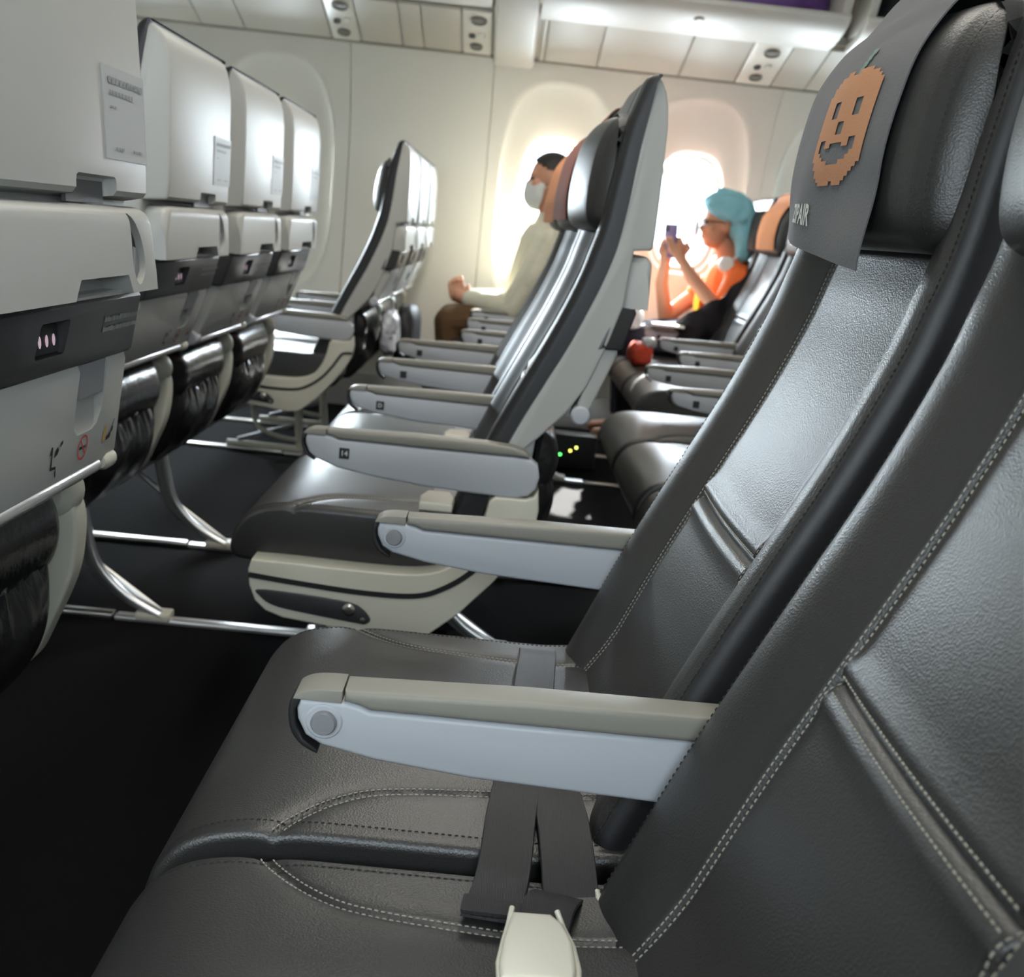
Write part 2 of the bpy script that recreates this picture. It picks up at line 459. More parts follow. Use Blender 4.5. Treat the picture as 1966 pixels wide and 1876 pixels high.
# --- backrest
FX = mono([(-.110, .30), (-.086, .37), (-.070, .41), (-.052, .455), (-.005, .57), (.040, .67), (.086, .77), (.119, .853), (.133, .90), (.145, .947), (.156, 1.03), (.168, 1.105), (.190, 1.175), (.200, 1.20)])
GX = mono([(-.060, .30), (-.040, .37), (-.004, .436), (.022, .554), (.078, .676), (.122, .768), (.172, .909), (.191, 1.073), (.204, 1.165), (.206, 1.20)])
BHW = .226; BR = .020; ZT = 1.186; ZB = .355
def back_x(y, z):
    ay = abs(y)
    rec = .026*(1-sm(.118, .196, ay))*sm(.36, .50, z)*(1-sm(1.02, 1.12, z))
    x = FX(z)+rec
    x += .0045*math.exp(-((ay-.130)/.0032)**2)*sm(.37, .40, z)
    if ay < .130:
        x += .0060*math.exp(-((z-.660)/.0028)**2)-.0035*math.exp(-((z-.672)/.008)**2)-.0035*math.exp(-((z-.648)/.008)**2)
        x -= .004*(1-(ay/.13)**2)*sm(.36, .45, z)
    x += .0016*math.exp(-((ay-.2115)/.0028)**2)
    if ay > BHW-BR: x += BR-math.sqrt(max(0, BR*BR-(ay-BHW+BR)**2))
    return x
bys = sorted(set([round((BHW-BR)*(-1+2*k/64), 5) for k in range(65)]+[round(s*(.130+.0020*k), 5) for s in (-1, 1) for k in range(-6, 7)]+[round(s*(BHW-BR+BR*math.sin(PI/2*k/7)), 5) for s in (-1, 1) for k in range(1, 8)]))
bzs = sorted(set([round(ZB+(ZT-.012-ZB)*k/110, 5) for k in range(111)]+[round(.660+.0018*k, 5) for k in range(-8, 9)]))
V = []; F = []
rows = [(z, 0) for z in bzs]+[(ZT-.012+.012*math.sin(a), .012*(1-math.cos(a))) for a in (PI/8, PI/4, 3*PI/8, PI/2)]
for z, ins in rows:
    for y in bys:
        x = back_x(y, z); g = max(GX(z), x+.004) if abs(y) < BHW-.001 else GX(z)
        V.append((min(x+ins*.9, GX(z)+.01 if abs(y) >= BHW-.001 else 9), y, z))
    V.append((GX(z)+.004, BHW, z)); V.append((GX(z)+.004, -BHW, z))
R = len(bys)+2
for i in range(len(rows)-1):
    for k in range(R):
        k2 = (k+1) % R; F.append((i*R+k, i*R+k2, (i+1)*R+k2, (i+1)*R+k))
F.append(tuple(range(R))); F.append(tuple((len(rows)-1)*R+k for k in range(R)))
M_BACK = mk('backrest', V, F, True, 60)
M_BACK.materials.append(LEATHER); M_BACK.materials.append(LEATHER_SIDE)
for q in M_BACK.polygons:
    if abs(q.center.y) > BHW-.0065 or q.center.z > ZT-.004: q.material_index = 1
nb = lambda p: (-1, 0, .42)
st = []
for s in (-1, 1):
    for off in (-.0034, .0034):
        st += stitches([(back_x(s*(.130+off), z)-.0003, s*(.130+off), z) for z in [.42+.68*k/160 for k in range(161)]], nb)
for off in (-.0058, .0058):
    st += stitches([(back_x(y, .66+off)-.0003, y, .66+off) for y in [-.122+.244*k/60 for k in range(61)]], nb)
M_BST = multi('stitching', st)
st = []
for s in (-1, 1):
    st += stitches([(back_x(s*.2155, z), s*.2155, z) for z in [.42+.70*k/160 for k in range(161)]], nb, .0032, .0024, .0005)
M_BST2 = multi('edge_stitching', st)
M_SEAMBAND = None
# --- headrest
HP = crom([(.115, .942), (.103, .962), (.101, 1.009), (.107, 1.059), (.116, 1.092), (.134, 1.118), (.156, 1.126), (.182, 1.120), (.188, 1.08), (.176, 1.00), (.162, .948), (.138, .937)], 6, True)
HHW = .206
def hbow(v): v.x += .030*(abs(v.y)/HHW)**2.2*(1 if v.x < .15 else .2); return v
def hdisp(v, n): return -.0025*math.exp(-((abs(v.y)-.183)/.0035)**2)
HYS = sorted(set([round(-.170+.340*k/30, 5) for k in range(31)]))
M_HEAD = pillow('headrest', HP, HHW, .036, ys=HYS, nround=9, bow=hbow, disp=hdisp)
def head_front(z):
    pts = sorted([(p.y, p.x) for p in HP if p.x < .14]); return interp(z, [a for a, b in pts], [b for a, b in pts])
st = []
for s in (-1, 1):
    path = []
    n = len(HP)
    for i in range(n):
        p = HP[i]
        if p.x > .172: continue
        y = .188; ins = .036*(1-math.sqrt(max(0, 1-((y-.170)/.036)**2)))
        t = (HP[(i+1) % n]-HP[i-1]).normalized(); nv = Vector((-t.y, t.x)) if p.x < .13 else Vector((-t.y, t.x))
        c = Vector((.145, 1.03)); d = (Vector((p.x, p.y))-c).normalized()
        q = Vector((p.x, p.y))-d*ins
        v = hbow(Vector((q.x, s*y, q.y))); path.append(v+Vector((d.x, 0, d.y))*.001)
    path = [p for p in path]
    st += stitches(path, lambda p: (-1, 0, 0), .0032, .0024, .0005)
M_HST = multi('edge_stitching', st)
# --- back shell with notch, holder box, console band, folded table, bar, pocket
shell_poly = [(GX(z)+.002, z) for z in (.44, .50, .554, .62, .676, .72, .768, .84, .909, .99, 1.073, 1.13)]+[(.202, 1.172), (.207, 1.186), (.220, 1.178), (.229, 1.164), (.235, 1.143), (.239, 1.11), (.240, 1.063), (.241, .998), (.241, .94), (.240, .918), (.236, .913), (.206, .910), (.200, .82), (.180, .75), (.155, .68), (.125, .63), (.085, .585), (.045, .545), (.015, .47)]
m_ = prism('back_shell', shell_poly, -.224, .224, .012, 4, ang=45)
def taper(me, x0, x1, k):
    for v in me.vertices:
        v.co.y *= 1-k*sm(x0, x1, v.co.x)
    me.update(); return me
taper(m_, .196, .238, .145)
M_SHELL = cut(m_, [box('c', .226, .30, -.005, .098, .90, .931, .006)])
M_NOTCH = prism('catch', [(.0, .905), (.093, .905), (.093, .926), (.0, .926)], .2235, .2275, 0, axis='x')
hold = [(-.203, .815), (-.030, .815), (-.015, .834), (.112, .834), (.124, .815), (.203, .815), (.203, .880), (.200, .892), (.192, .900), (.176, .9035), (-.176, .9035), (-.192, .900), (-.200, .892), (-.203, .880)]
bm = prism_bm(hold, .200, .243, 0, axis='x')
es = [e for e in bm.edges if all(v.co.x > .24 for v in e.verts) and all(v.co.z > .87 for v in e.verts)]
bmesh.ops.bevel(bm, geom=es, offset=.016, segments=5, profile=.5, affect='EDGES')
m_ = frombm('holder', bm)
leaf = [(.150, .8965), (.170, .886), (.187, .868), (.194, .848), (.191, .833), (.178, .823), (.165, .828), (.157, .848), (.156, .868), (.153, .885)]
leafs = [(p.x-.030, p.y) for p in crom([(a, b, 0) for a, b in leaf], 4, True)]
M_HOLD = cut(m_, [prism('c', leafs, .2345, .30, 0, axis='x')])
M_LEAF = prism('latch', [(.143, .828), (.147, .826), (.159, .836), (.161, .848), (.155, .860), (.149, .862)], .2340, .2385, .002, axis='x')
M_LEAFF = prism('latch_well', leafs, .2340, .2350, 0, axis='x')
M_HFLOOR = prism('recess_floor', [(-.03, .812), (.124, .812), (.112, .838), (-.015, .838)], .206, .212, 0, axis='x')
band = [(.165, .744), (.203, .744), (.2085, .748), (.2255, .808), (.222, .8155), (.19, .816)]
m_ = prism('console_band', band, -.2265, .2265, .004, 2); taper(m_, .180, .226, .12)
def band_x(z): return interp(z, [.748, .808], [.2085, .2255])
M_BAND = cut(m_, [box('c', .205, .30, -.059, .007, .763, .796, .004)])
M_LIP = prism('band_lip', [(.218, .8155), (.2315, .8135), (.2335, .8165), (.231, .819), (.200, .819), (.200, .8155)], -.198, .198, .002, 2)
# socket
bm = box_bm(.2035, .2105, -.057, .005, .765, .794, .003)
M_SOCK = frombm('socket', bm)
st = []
for k in range(3):
    y = -.041+.0155*k
    V_ = []; N = 14
    for a in range(N): V_.append((.2112, y+.0036*math.cos(2*PI*a/N), .778+.0058*math.sin(2*PI*a/N)))
    st.append((V_, [tuple(range(N))]))
M_SLOTS = [mk('socket_slot', v, f, False) for v, f in st]
def surf_text(s, size, place, bold=0.):
    v, f = text_data(s, size, bold); return [place(p) for p in v], f
def band_txt(y0, z0): return lambda p: Vector((band_x(z0+p.y)+.0006, y0+p.x, z0+p.y))
def band_line(y0, y1, z0, h, seed):       # the two lines of fine print are too small to read: word-like strokes
    out = []; r = random.Random(seed); y = y0
    while y < y1:
        wd = r.uniform(.0012, .0030); hh = h*r.uniform(.6, 1.)
        out.append(([(band_x(z)+.0006, yy, z) for yy, z in ((y, z0), (y+wd, z0), (y+wd, z0+hh), (y, z0+hh))], [(0, 1, 2, 3)])); y += wd+r.choice((.0005, .0005, .0018))
    return out
M_BTXT = [multi('lettering', band_line(.098, .205, .7855, .0062, 1), False), multi('lettering', band_line(.098, .202, .7750, .0058, 2), False)]
tab_poly = [(.168, .745), (.201, .745), (.2015, .735), (.1625, .632), (.157, .624), (.138, .630)]
m_ = prism('folded_table', tab_poly, -.221, .221, .005, 3); taper(m_, .150, .205, .08)
def tab_x(z): return interp(z, [.632, .735], [.1625, .2015])
scoop = [(.067, .746), (.144, .746), (.148, .690), (.140, .674), (.128, .669), (.088, .669), (.076, .676), (.072, .690)]
def scoop_cut():
    bm = bmesh.new(); A = []; B = []
    for y, z in scoop:
        dpt = .012*sm(.668, .71, z)+.0025
        A.append(bm.verts.new((tab_x(z)-dpt, y, z))); B.append(bm.verts.new((.30, y, z)))
    n = len(scoop); bm.faces.new(A); bm.faces.new(B[::-1])
    for i in range(n): bm.faces.new((A[i], B[i], B[(i+1) % n], A[(i+1) % n]))
    return frombm('c', bm)
M_TABLE = cut(m_, [scoop_cut()])
M_TAB = mk('latch_tab', [(tab_x(z)+dx, y, z) for dx in (-.008, .001) for y, z in ((.076, .743), (.140, .743), (.140, .708), (.076, .708))], [(0, 1, 2, 3), (7, 6, 5, 4), (0, 4, 5, 1), (1, 5, 6, 2), (2, 6, 7, 3), (3, 7, 4, 0)], True)
def tab_place(y0, z0, rot=0., sx=1.):
    c, s = math.cos(rot), math.sin(rot)
    def f(p):
        a, b = p.x*c-p.y*s, p.x*s+p.y*c
        return Vector((tab_x(z0+b)+.0007, y0+a*sx, z0+b))
    return f
N = 28; V = []; F = []
for k in range(N):
    a = 2*PI*k/N
    for r in (.0135, .0110): V.append(tab_place(.108, .653)(Vector((r*math.cos(a), r*math.sin(a), 0))))
for k in range(N): k2 = (k+1) % N; F.append((2*k, 2*k+1, 2*k2+1, 2*k2))
o = len(V)
for p in ((-.0090, .0072), (-.0075, .0088), (.0090, -.0072), (.0075, -.0088)): V.append(tab_place(.108, .653)(Vector((*p, 0))))
F.append((o, o+1, o+2, o+3))
M_NOSMOKE = mk('placard', V, F, False)
V = []; F = []
for pts in ([(-.009, -.0016), (.006, -.0016), (.006, .0016), (-.009, .0016)], [(.007, -.0016), (.009, -.0016), (.009, .0016), (.007, .0016)]):
    o = len(V); V += [tab_place(.108, .653)(Vector((*p, 0.)))+Vector((-.0002, 0, 0)) for p in pts]; F.append((o, o+1, o+2, o+3))
M_CIG = mk('placard_cigarette', V, F, False)
def glyph(name, polys, y0, z0):
    V = []; F = []
    for pl in polys:
        o = len(V); V += [tab_place(y0, z0)(Vector((*p, 0.))) for p in pl]; F.append(tuple(range(o, o+len(pl))))
    return mk(name, V, F, False)
# seated figure and seat-belt pictogram, small marks on the table
M_FIG = glyph('placard', [[(-.014, .004), (-.010, .004), (-.008, -.012), (.006, -.013), (.006, -.010), (-.005, -.009), (-.008, .012), (-.012, .012)], [(-.002, .0), (.006, .002), (.008, .006), (.004, .010), (-.001, .007)], [(.010, .008), (.016, .011), (.015, .015), (.010, .013)], [(.004, -.016), (.007, -.022), (.009, -.021), (.007, -.012)]], .034, .657)
M_BELTI = glyph('placard', [[(.0, -.008), (.013, -.007), (.016, .004), (.020, .013), (.018, .014), (.012, .0), (.0, -.004)], [(.013, -.002), (.019, .0), (.019, .005), (.015, .005)]], .176, .656)
M_BELTY = glyph('placard', [[(-.010, -.008), (-.001, -.008), (-.001, .004), (-.004, .010), (-.007, .010), (-.010, .002)]], .176, .656)
M_BAR = lathe('hinge_bar', [(.0005, -.228), (.006, -.228), (.0085, -.224), (.0085, .170), (.006, .174), (.0005, .174)], 'y', 16, (.153, 0, .6225))
M_KNOB = lathe('bar_end', [(.001, .184), (.008, .185), (.0115, .192), (.0115, .212), (.008, .221), (.001, .222)], 'y', 16, (.153, 0, .6225))
M_KNOBN = lathe('bar_end', [(.001, -.234), (.013, -.233), (.0165, -.229), (.0165, -.20), (.001, -.20)], 'y', 24, (.149, 0, .630))
low = [(.060, .594), (.074, .598), (.080, .588), (.074, .50), (.070, .42), (.060, .36), (.04, .35), (.025, .40), (.040, .52)]
M_LOW = prism('lower_back', low, -.205, .205, .006, 2)
cheek = [(p.x, p.y) for p in crom([(.055, .57), (.075, .590), (.108, .578), (.126, .545), (.127, .50), (.119, .455), (.095, .395), (.074, .351), (.054, .345), (.042, .42)], 5, True)]
M_CHEEK = [prism('lower_cheek', cheek, s-.018, s+.018, .008, 3) for s in (.222,)]
M_POD = [lathe('pivot_pod', [(.001, -.030), (.020, -.029), (.030, -.020), (.034, -.004), (.034, .008), (.028, .020), (.016, .026), (.001, .027)], 'y', 24, (.096, s, .568)) for s in (.216,)]
# pocket: padded flap above, gathered elastic bag below
V = []; F = []; nu, nv = 34, 10
for j in range(nv+1):
    for i in range(nu+1):
        t = j/nv; y = -.185+.37*i/nu; e = min(1, (1-abs(2*i/nu-1))*7)
        z = .498+.085*t+.004*(1-abs(2*i/nu-1))
        V.append((.082+.030*math.sin(PI*min(1, .15+.85*t))**.5*e**.5, y, z))
for j in range(nv):
    for i in range(nu): F.append((j*(nu+1)+i, j*(nu+1)+i+1, (j+1)*(nu+1)+i+1, (j+1)*(nu+1)+i))
M_FLAP = evald(mk('pocket_flap', V, F), lambda o: (setattr(o.modifiers.new('s', 'SOLIDIFY'), 'thickness', -.014)))
M_FLAP = fin(M_FLAP)
V = []; F = []; nu, nv = 120, 22
rnd = random.Random(3)
ph = [rnd.uniform(0, 6) for _ in range(6)]
for j in range(nv+1):
    for i in range(nu+1):
        t = j/nv; u = 2*i/nu-1; y = .192*u; e = math.sqrt(max(0, 1-abs(u)**6))
        bulge = (.012+.062*math.sin(PI*min(1, .16+.80*t))**.8)
        ruf = (.0045*math.sin(u*34+ph[0])+.003*math.sin(u*57+ph[1]))*math.exp(-t*9)+.004*math.sin(u*9+t*5+ph[2])*math.sin(PI*t)
        z = .520-.175*t-.006*math.cos(u*34+ph[0])*math.exp(-t*14)-.030*(1-u*u)*(1-t)*.6
        V.append((.072+e*bulge*.8+ruf*e-.020*t, y, z))
for j in range(nv):
    for i in range(nu): F.append((j*(nu+1)+i, j*(nu+1)+i+1, (j+1)*(nu+1)+i+1, (j+1)*(nu+1)+i))
M_POCK = fin(evald(mk('pocket', V, F), lambda o: setattr(o.modifiers.new('s', 'SOLIDIFY'), 'thickness', -.004)))
path = [V[i] for i in range(nu+1)]
M_ELAST = tube('elastic_edge', [(x+.001, y, z+.001) for x, y, z in path], .0042, 6)
ST0, ST1, SZ0, SZ1 = .072, .190, .948, 1.036
M_STICK = mk('sticker', [(.2413+dx, y, z) for dx in (-.002, .0007) for y, z in ((ST0, SZ0), (ST1, SZ0), (ST1, SZ1), (ST0, SZ1))], [(0, 1, 2, 3), (7, 6, 5, 4), (0, 4, 5, 1), (1, 5, 6, 2), (2, 6, 7, 3), (3, 7, 4, 0)], False)
def stick_line(y0, y1, z, h):          # illegible print: short word-like strokes
    out = []; y = y0; r = random.Random(int(z*9999))
    while y < y1:
        wd = r.uniform(.004, .010); out.append(([(.2427, y, z), (.2427, min(y1, y+wd), z), (.2427, min(y1, y+wd), z+h), (.2427, y, z+h)], [(0, 1, 2, 3)])); y += wd+.0018
    return out
M_STXT = [multi('sticker_print', stick_line(*a), False) for a in ((.084, .184, 1.020, .006), (.086, .154, 1.009, .0045), (.087, .104, .997, .002), (.096, .122, .957, .003), (.146, .174, .957, .003))]
# --- armrest (between seats) and the longer one at the aisle
ab = [(-.3035, .5610), (-.268, .5615), (-.258, .5595), (-.250, .5560), (-.13, .5555), (.03, .5550), (.045, .500), (-.02, .5015), (-.17, .508), (-.245, .516), (-.285, .5245), (-.298, .532), (-.3045, .545), (-.3055, .553)]
M_ARM = prism('armrest_body', ab, -.0155, .0155, .004, 3, ang=50)
pd = [(-.270, .5625), (-.258, .5605), (-.250, .557), (-.13, .5565), (.03, .556), (.03, .5775), (-.13, .5765), (-.270, .5715)]
M_PAD = prism('armrest_pad', pd, -.0168, .0168, .005, 4, ang=50)
cp = [(p.x, p.y) for p in crom([(-.2715, .5715), (-.288, .5710), (-.299, .5690), (-.3065, .5650), (-.3085, .5620)], 4)]+[(-.2715, .5615)]
M_EDGE = prism('armrest_edge', [(p.x, p.y) for p in crom([(-.306, .5640), (-.3105, .560), (-.3115, .548), (-.3085, .534), (-.300, .5235), (-.288, .5175)], 4)]+[(-.288, .521), (-.299, .5285), (-.3055, .540), (-.307, .552), (-.303, .5610)], -.0158, .0158, .002, 2, ang=50)
M_CAP = prism('armrest_cap', cp, -.0165, .0165, .003, 3, ang=50)
M_BTN = lathe('recline_button', [(.001, -.0285), (.0085, -.0282), (.0098, -.026), (.0098, -.022)], 'y', 28, (-.284, .0068, .5450))
M_BRING = lathe('button_ring', [(.001, -.0235), (.0130, -.0235), (.0142, -.0225), (.0142, -.020), (.001, -.020)], 'y', 32, (-.284, .0068, .5450))
lab = [(-.3035, .5610), (-.262, .5615), (-.250, .5560), (-.10, .5555), (.045, .5560), (.072, .5545), (.085, .545), (.0895, .525), (.086, .505), (.074, .491), (.050, .4855), (-.02, .4865), (-.10, .490), (-.19, .4985), (-.25, .508), (-.288, .5215), (-.299, .531), (-.3045, .545), (-.3055, .553)]
M_ARML = prism('armrest_body', lab, -.0155, .0155, .005, 3, ang=50)
lpd = [(-.270, .5625), (-.258, .5605), (-.250, .557), (-.13, .5565), (.045, .557), (.070, .5565), (.064, .566), (.040, .573), (-.01, .576), (-.13, .576), (-.270, .5715)]
M_PADL = prism('armrest_pad', lpd, -.0168, .0168, .005, 4, ang=50)
M_TAG = box('seat_tag', -.2475, -.2305, -.0168, -.0150, .5245, .5430, .0008, 1)
def tag_txt(s):
    v, f = text_data(s, .0125, .0002)
    return mk('tag_number', [(-.239+p.x, -.0173, .5338+p.y) for p in v], f, False)
# --- aisle side shroud
sp = crom([(-.383, .336), (-.317, .3365), (-.191, .3345), (-.10, .338), (-.048, .355), (-.018, .388), (.0, .43), (.010, .478)], 5)
sh = [(p[0], p[1]) for p in sp]+[(.020, .4865), (.070, .4865), (.084, .492), (.090, .505), (.094, .470), (.090, .430), (.066, .385), (.030, .336), (-.024, .273), (-.070, .232), (-.092, .219), (-.12, .216), (-.229, .226), (-.325, .236), (-.355, .246), (-.374, .263), (-.385, .290), (-.388, .318)]
M_SHROUD = prism('side_shroud', sh, -.030, .022, .012, 4, ang=50)
def ribbon(name, path, wd, y, th):
    P = [Vector((a, b)) for a, b in path]; poly = []; oth = []
    for i, p in enumerate(P):
        t = (P[min(i+1, len(P)-1)]-P[max(0, i-1)]).normalized(); n = Vector((-t.y, t.x))
        poly.append((p.x+n.x*wd/2, p.y+n.y*wd/2)); oth.append((p.x-n.x*wd/2, p.y-n.y*wd/2))
    bm = bmesh.new()
    q = [[bm.verts.new((a, yy, b)) for a, b in ln] for ln in (poly, oth) for yy in (y, y+th)]
    for i in range(len(P)-1):
        bm.faces.new((q[0][i], q[0][i+1], q[2][i+1], q[2][i])); bm.faces.new((q[1][i], q[1][i+1], q[3][i+1], q[3][i]))
        bm.faces.new((q[0][i], q[0][i+1], q[1][i+1], q[1][i])); bm.faces.new((q[2][i], q[2][i+1], q[3][i+1], q[3][i]))
    for a in (0, -1): bm.faces.new((q[0][a], q[1][a], q[3][a], q[2][a]))
    return frombm(name, bm)
M_STRIPE = ribbon('trim_stripe', [(p.x, p.y) for p in crom([(-.386, .3085, 0), (-.30, .3015, 0), (-.187, .2955, 0), (-.10, .299, 0), (-.052, .318, 0), (-.010, .350, 0), (.025, .392, 0), (.048, .428, 0), (.062, .443, 0), (.092, .446, 0)], 6)], .0095, -.0312, .004)
ip = [(p.x, p.y) for p in crom([(-.370, .284, 0), (-.30, .2835, 0), (-.215, .2770, 0), (-.190, .268, 0), (-.174, .250, 0), (-.180, .240, 0), (-.200, .2395, 0), (-.31, .2515, 0), (-.345, .259, 0), (-.363, .270, 0)], 4, True)]
M_INSET = prism('inset_panel', ip, -.0318, -.026, .0015, 2)
M_KNOB1 = lathe('release_knob', [(.001, -.037), (.007, -.0365), (.009, -.034), (.011, -.0325), (.011, -.030)], 'y', 20, (-.212, 0, .263))
M_KNOB2 = lathe('release_screw', [(.001, -.0345), (.004, -.034), (.005, -.031)], 'y', 14, (-.187, 0, .2465))
SEATS = {}
def seat(key, xb, yc, label, group, arms='L', tags=None, aisle=False, button=False, stitch=True, rear=True, tilt=0., low_dx=0.):
    """arms: L near-side armrest, R far-side armrest; tags: text on each armrest"""
    s = empty('airline_seat', (xb, yc, 0), 0, label, 'seat', group)
    SEATS[key] = s
    c = obj('seat_cushion', M_CUSH, LEATHER, s)
    b = obj('backrest', M_BACK, LEATHER, s)
    h = obj('headrest', M_HEAD, LEATHER, s)
    if stitch:
        obj('stitching', M_CST, THREAD, c, kind='stuff'); obj('edge_stitching', M_CST2, THREAD_DK, c, kind='stuff')
        obj('stitching', M_BST, THREAD, b, kind='stuff'); obj('edge_stitching', M_BST2, THREAD_DK, b, kind='stuff')
        obj('edge_stitching', M_HST, THREAD_DK, h, kind='stuff')
    sh_ = obj('back_shell', M_SHELL, SHELL, s)
    if rear:
        obj('catch', M_NOTCH, DKGREY, sh_)
        sk = obj('sticker', M_STICK, mat('grey sticker', (.42, .435, .44), .5), sh_)
        for q in M_STXT: obj('sticker_print', q, mat('faint print', (.27, .28, .29), .6), sh_)
        hd = obj('device_holder', M_HOLD, SHELL, s); obj('latch', M_LEAF, MIDGREY, hd); obj('latch_well', M_LEAFF, mat('well grey', (.045, .042, .05), .55), hd); obj('recess_floor', M_HFLOOR, SHELL, hd)
        bd = obj('console_band', M_BAND, BAND, s); obj('band_lip', M_LIP, SATIN, bd); obj('socket', M_SOCK, BLACK, bd)
        for q in M_SLOTS: obj('socket_slot', q, mat('socket glow', (.5, .4, .45), .3, emit=((.9, .62, .75), .35)), bd)
        for q in M_BTXT: obj('lettering', q, mat('grey print', (.36, .37, .36), .6), bd)
        tb = obj('folded_table', M_TABLE, SHELL, s); obj('latch_tab', M_TAB, MIDGREY, tb)
        obj('placard', M_NOSMOKE, mat('red print', (.55, .06, .07), .6), tb, label='red no smoking circle'); obj('placard', M_CIG, BLACK, tb)
        obj('placard', M_FIG, BLACK, tb, label='small black seated figure'); obj('placard', M_BELTI, BLACK, tb); obj('placard', M_BELTY, mat('ochre print', (.45, .30, .09), .6), tb)
        br = obj('hinge_bar', M_BAR, SATIN, s); obj('bar_end', M_KNOB, CREAM, br); obj('bar_end', M_KNOBN, ARMW, br)
        obj('lower_back', M_LOW, SHELL, s)
        for q in M_CHEEK: obj('lower_cheek', q, CREAM, s)
        for q in M_POD: obj('pivot_pod', q, CREAM, s)
        pk = obj('pocket', M_POCK, POCKET, s); obj('elastic_edge', M_ELAST, mat('elastic sheen', (.06, .06, .065), .16), pk); obj('pocket_flap', M_FLAP, POCKET, s)
    k = 0
    for side in arms:
        y = (-HS if side == 'L' else HS)-.006
        long_ = aisle and side == 'L'
        a = obj('armrest', M_ARML if long_ else M_ARM, ARMW, s, loc=(0, y, 0))
        obj('armrest_pad', M_PADL if long_ else M_PAD, PAD, a); obj('armrest_cap', M_CAP, PAD, a); obj('armrest_edge', M_EDGE, BLACK, a)
        if button:
            obj('button_ring', M_BRING, ARMW, a); obj('recline_button', M_BTN, MIDGREY, a)
        elif tags:
            t = tags[k]; k += 1
            obj('seat_tag', M_TAG, BLACK, a)
            if t: obj('tag_number', tag_txt(t), mat('tag white', (.55, .55, .53), .5), a)
    if aisle:
        q = obj('side_shroud', M_SHROUD, CREAM, s, loc=(0, -HS, 0))
        obj('trim_stripe', M_STRIPE, BLACK, q); p = obj('inset_panel', M_INSET, BAND, q)
        obj('release_knob', M_KNOB1, METAL, q); obj('release_screw', M_KNOB2, METAL, q)
    if tilt:
        R_ = Matrix.Rotation(tilt, 3, 'Y'); pv = Vector((.22, 0, .85)); off = pv-R_ @ pv
        for ch in s.children:
            nm = ch.name.split('.')[0]
            if nm in ('backrest', 'headrest', 'back_shell', 'device_holder', 'console_band', 'folded_table', 'hinge_bar'):
                t_, o_2 = tilt, off
                if nm in ('folded_table', 'hinge_bar'):
                    t_ = tilt-.14; p2 = Vector((.20, 0, .745)); p3 = off+R_ @ p2; o_2 = p3-Matrix.Rotation(t_, 3, 'Y') @ p2
                ch.rotation_euler = (0, t_, 0); ch.location = o_2
    if low_dx:
        for ch in s.children:
            if ch.name.split('.')[0] in ('lower_back', 'lower_cheek', 'pivot_pod', 'pocket', 'pocket_flap'): ch.location = (low_dx, 0, 0)
    return s
NEAR = [.265+HS, .77+HS]          # middle seat, aisle seat of the near block (row of the camera)
CEN = [1.7675+S*k+HS for k in range(3)]
STB = [3.81+S*k+HS for k in range(3)]
XN, XC, XS = .18, 0., .17
g1 = 'seats of the near block'; g2 = 'seats of the centre block'; g3 = 'seats of the window block'
seat('A', XN, NEAR[0], 'black leather seat closest to the camera, stitched backrest filling the lower corner', g1, '', rear=True)
seat('B', XN, NEAR[1], 'black leather seat wearing the dark headrest cloth with the pumpkin face', g1, 'LR', button=True)
seat('2B', XN-.815, NEAR[1], 'large pale grey seat back with paper sticker, socket band and folded table', g1, 'LR', button=True, stitch=False, tilt=-.075, low_dx=.028)
seat('C1', XC, CEN[0], 'empty aisle seat with cream side shroud and number 14 on its armrest', g2, 'L', ['14'], True)
seat('C2', XC, CEN[1], 'black seat between the number 14 aisle seat and its farther neighbour', g2, 'L', ['D'], stitch=False)
seat('C3', XC, CEN[2], 'farthest of the three seats in the row of the number 14 armrest', g2, 'LR', ['', ''], stitch=False)
x2 = XC-.808
seat('C2r1', x2, CEN[0], 'pale seat back nearest the aisle in the row ahead, with broad white edge', g2, 'L', ['14'], True, stitch=False)
seat('C2r2', x2, CEN[1], 'pale seat back in the middle of the three receding ones ahead', g2, 'L', [''], stitch=False)
seat('C2r3', x2, CEN[2], 'pale seat back farthest along the row ahead, against the window recess', g2, 'LR', ['', ''], stitch=False)
x3 = XC+.765
seat('C3r1', x3, CEN[0], 'mostly hidden seat with dark cushion just behind the button armrest', g2, 'L', ['14'], True, stitch=False)
seat('C3r2', x3, CEN[1], 'brown-lit black cushion seat in the row behind, second from its aisle', g2, 'L', [''], stitch=False)
seat('C3r3', x3, CEN[2], 'black seat in the row behind, with two number tags on its grey armrests', g2, 'LR', ['', ''], stitch=False)
seat('S1a', XS, STB[0], 'window block aisle seat hidden behind the row of the number 14 armrest', g3, 'L', [''], True, stitch=False)
seat('S1b', XS, STB[1], 'middle seat of the window block beside the passenger in the cream jacket', g3, 'L', [''], stitch=False)
seat('S1c', XS, STB[2], 'window seat holding the passenger in the cream jacket', g3, 'L', [''], stitch=False)
x2 = XS-.776
seat('S2a', x2, STB[0], 'slim distant aisle seat seen side-on with cream shroud and empty white-lit cushion', g3, 'L', [''], True, stitch=False)
seat('S2b', x2, STB[1], 'distant middle seat just behind the side-on aisle seat ahead', g3, 'L', [''], stitch=False)
seat('S2c', x2, STB[2], 'distant window seat beyond the side-on aisle seat ahead', g3, 'L', [''], stitch=False)
x3 = XS+.776
seat('S3a', x3, STB[0], 'window block aisle seat in the row of the passenger in orange', g3, 'L', [''], True, stitch=False)
seat('S3b', x3, STB[1], 'middle seat beside the passenger in orange', g3, 'L', [''], stitch=False)
seat('S3c', x3, STB[2], 'window seat in which the passenger in orange sits', g3, 'L', [''], stitch=False)
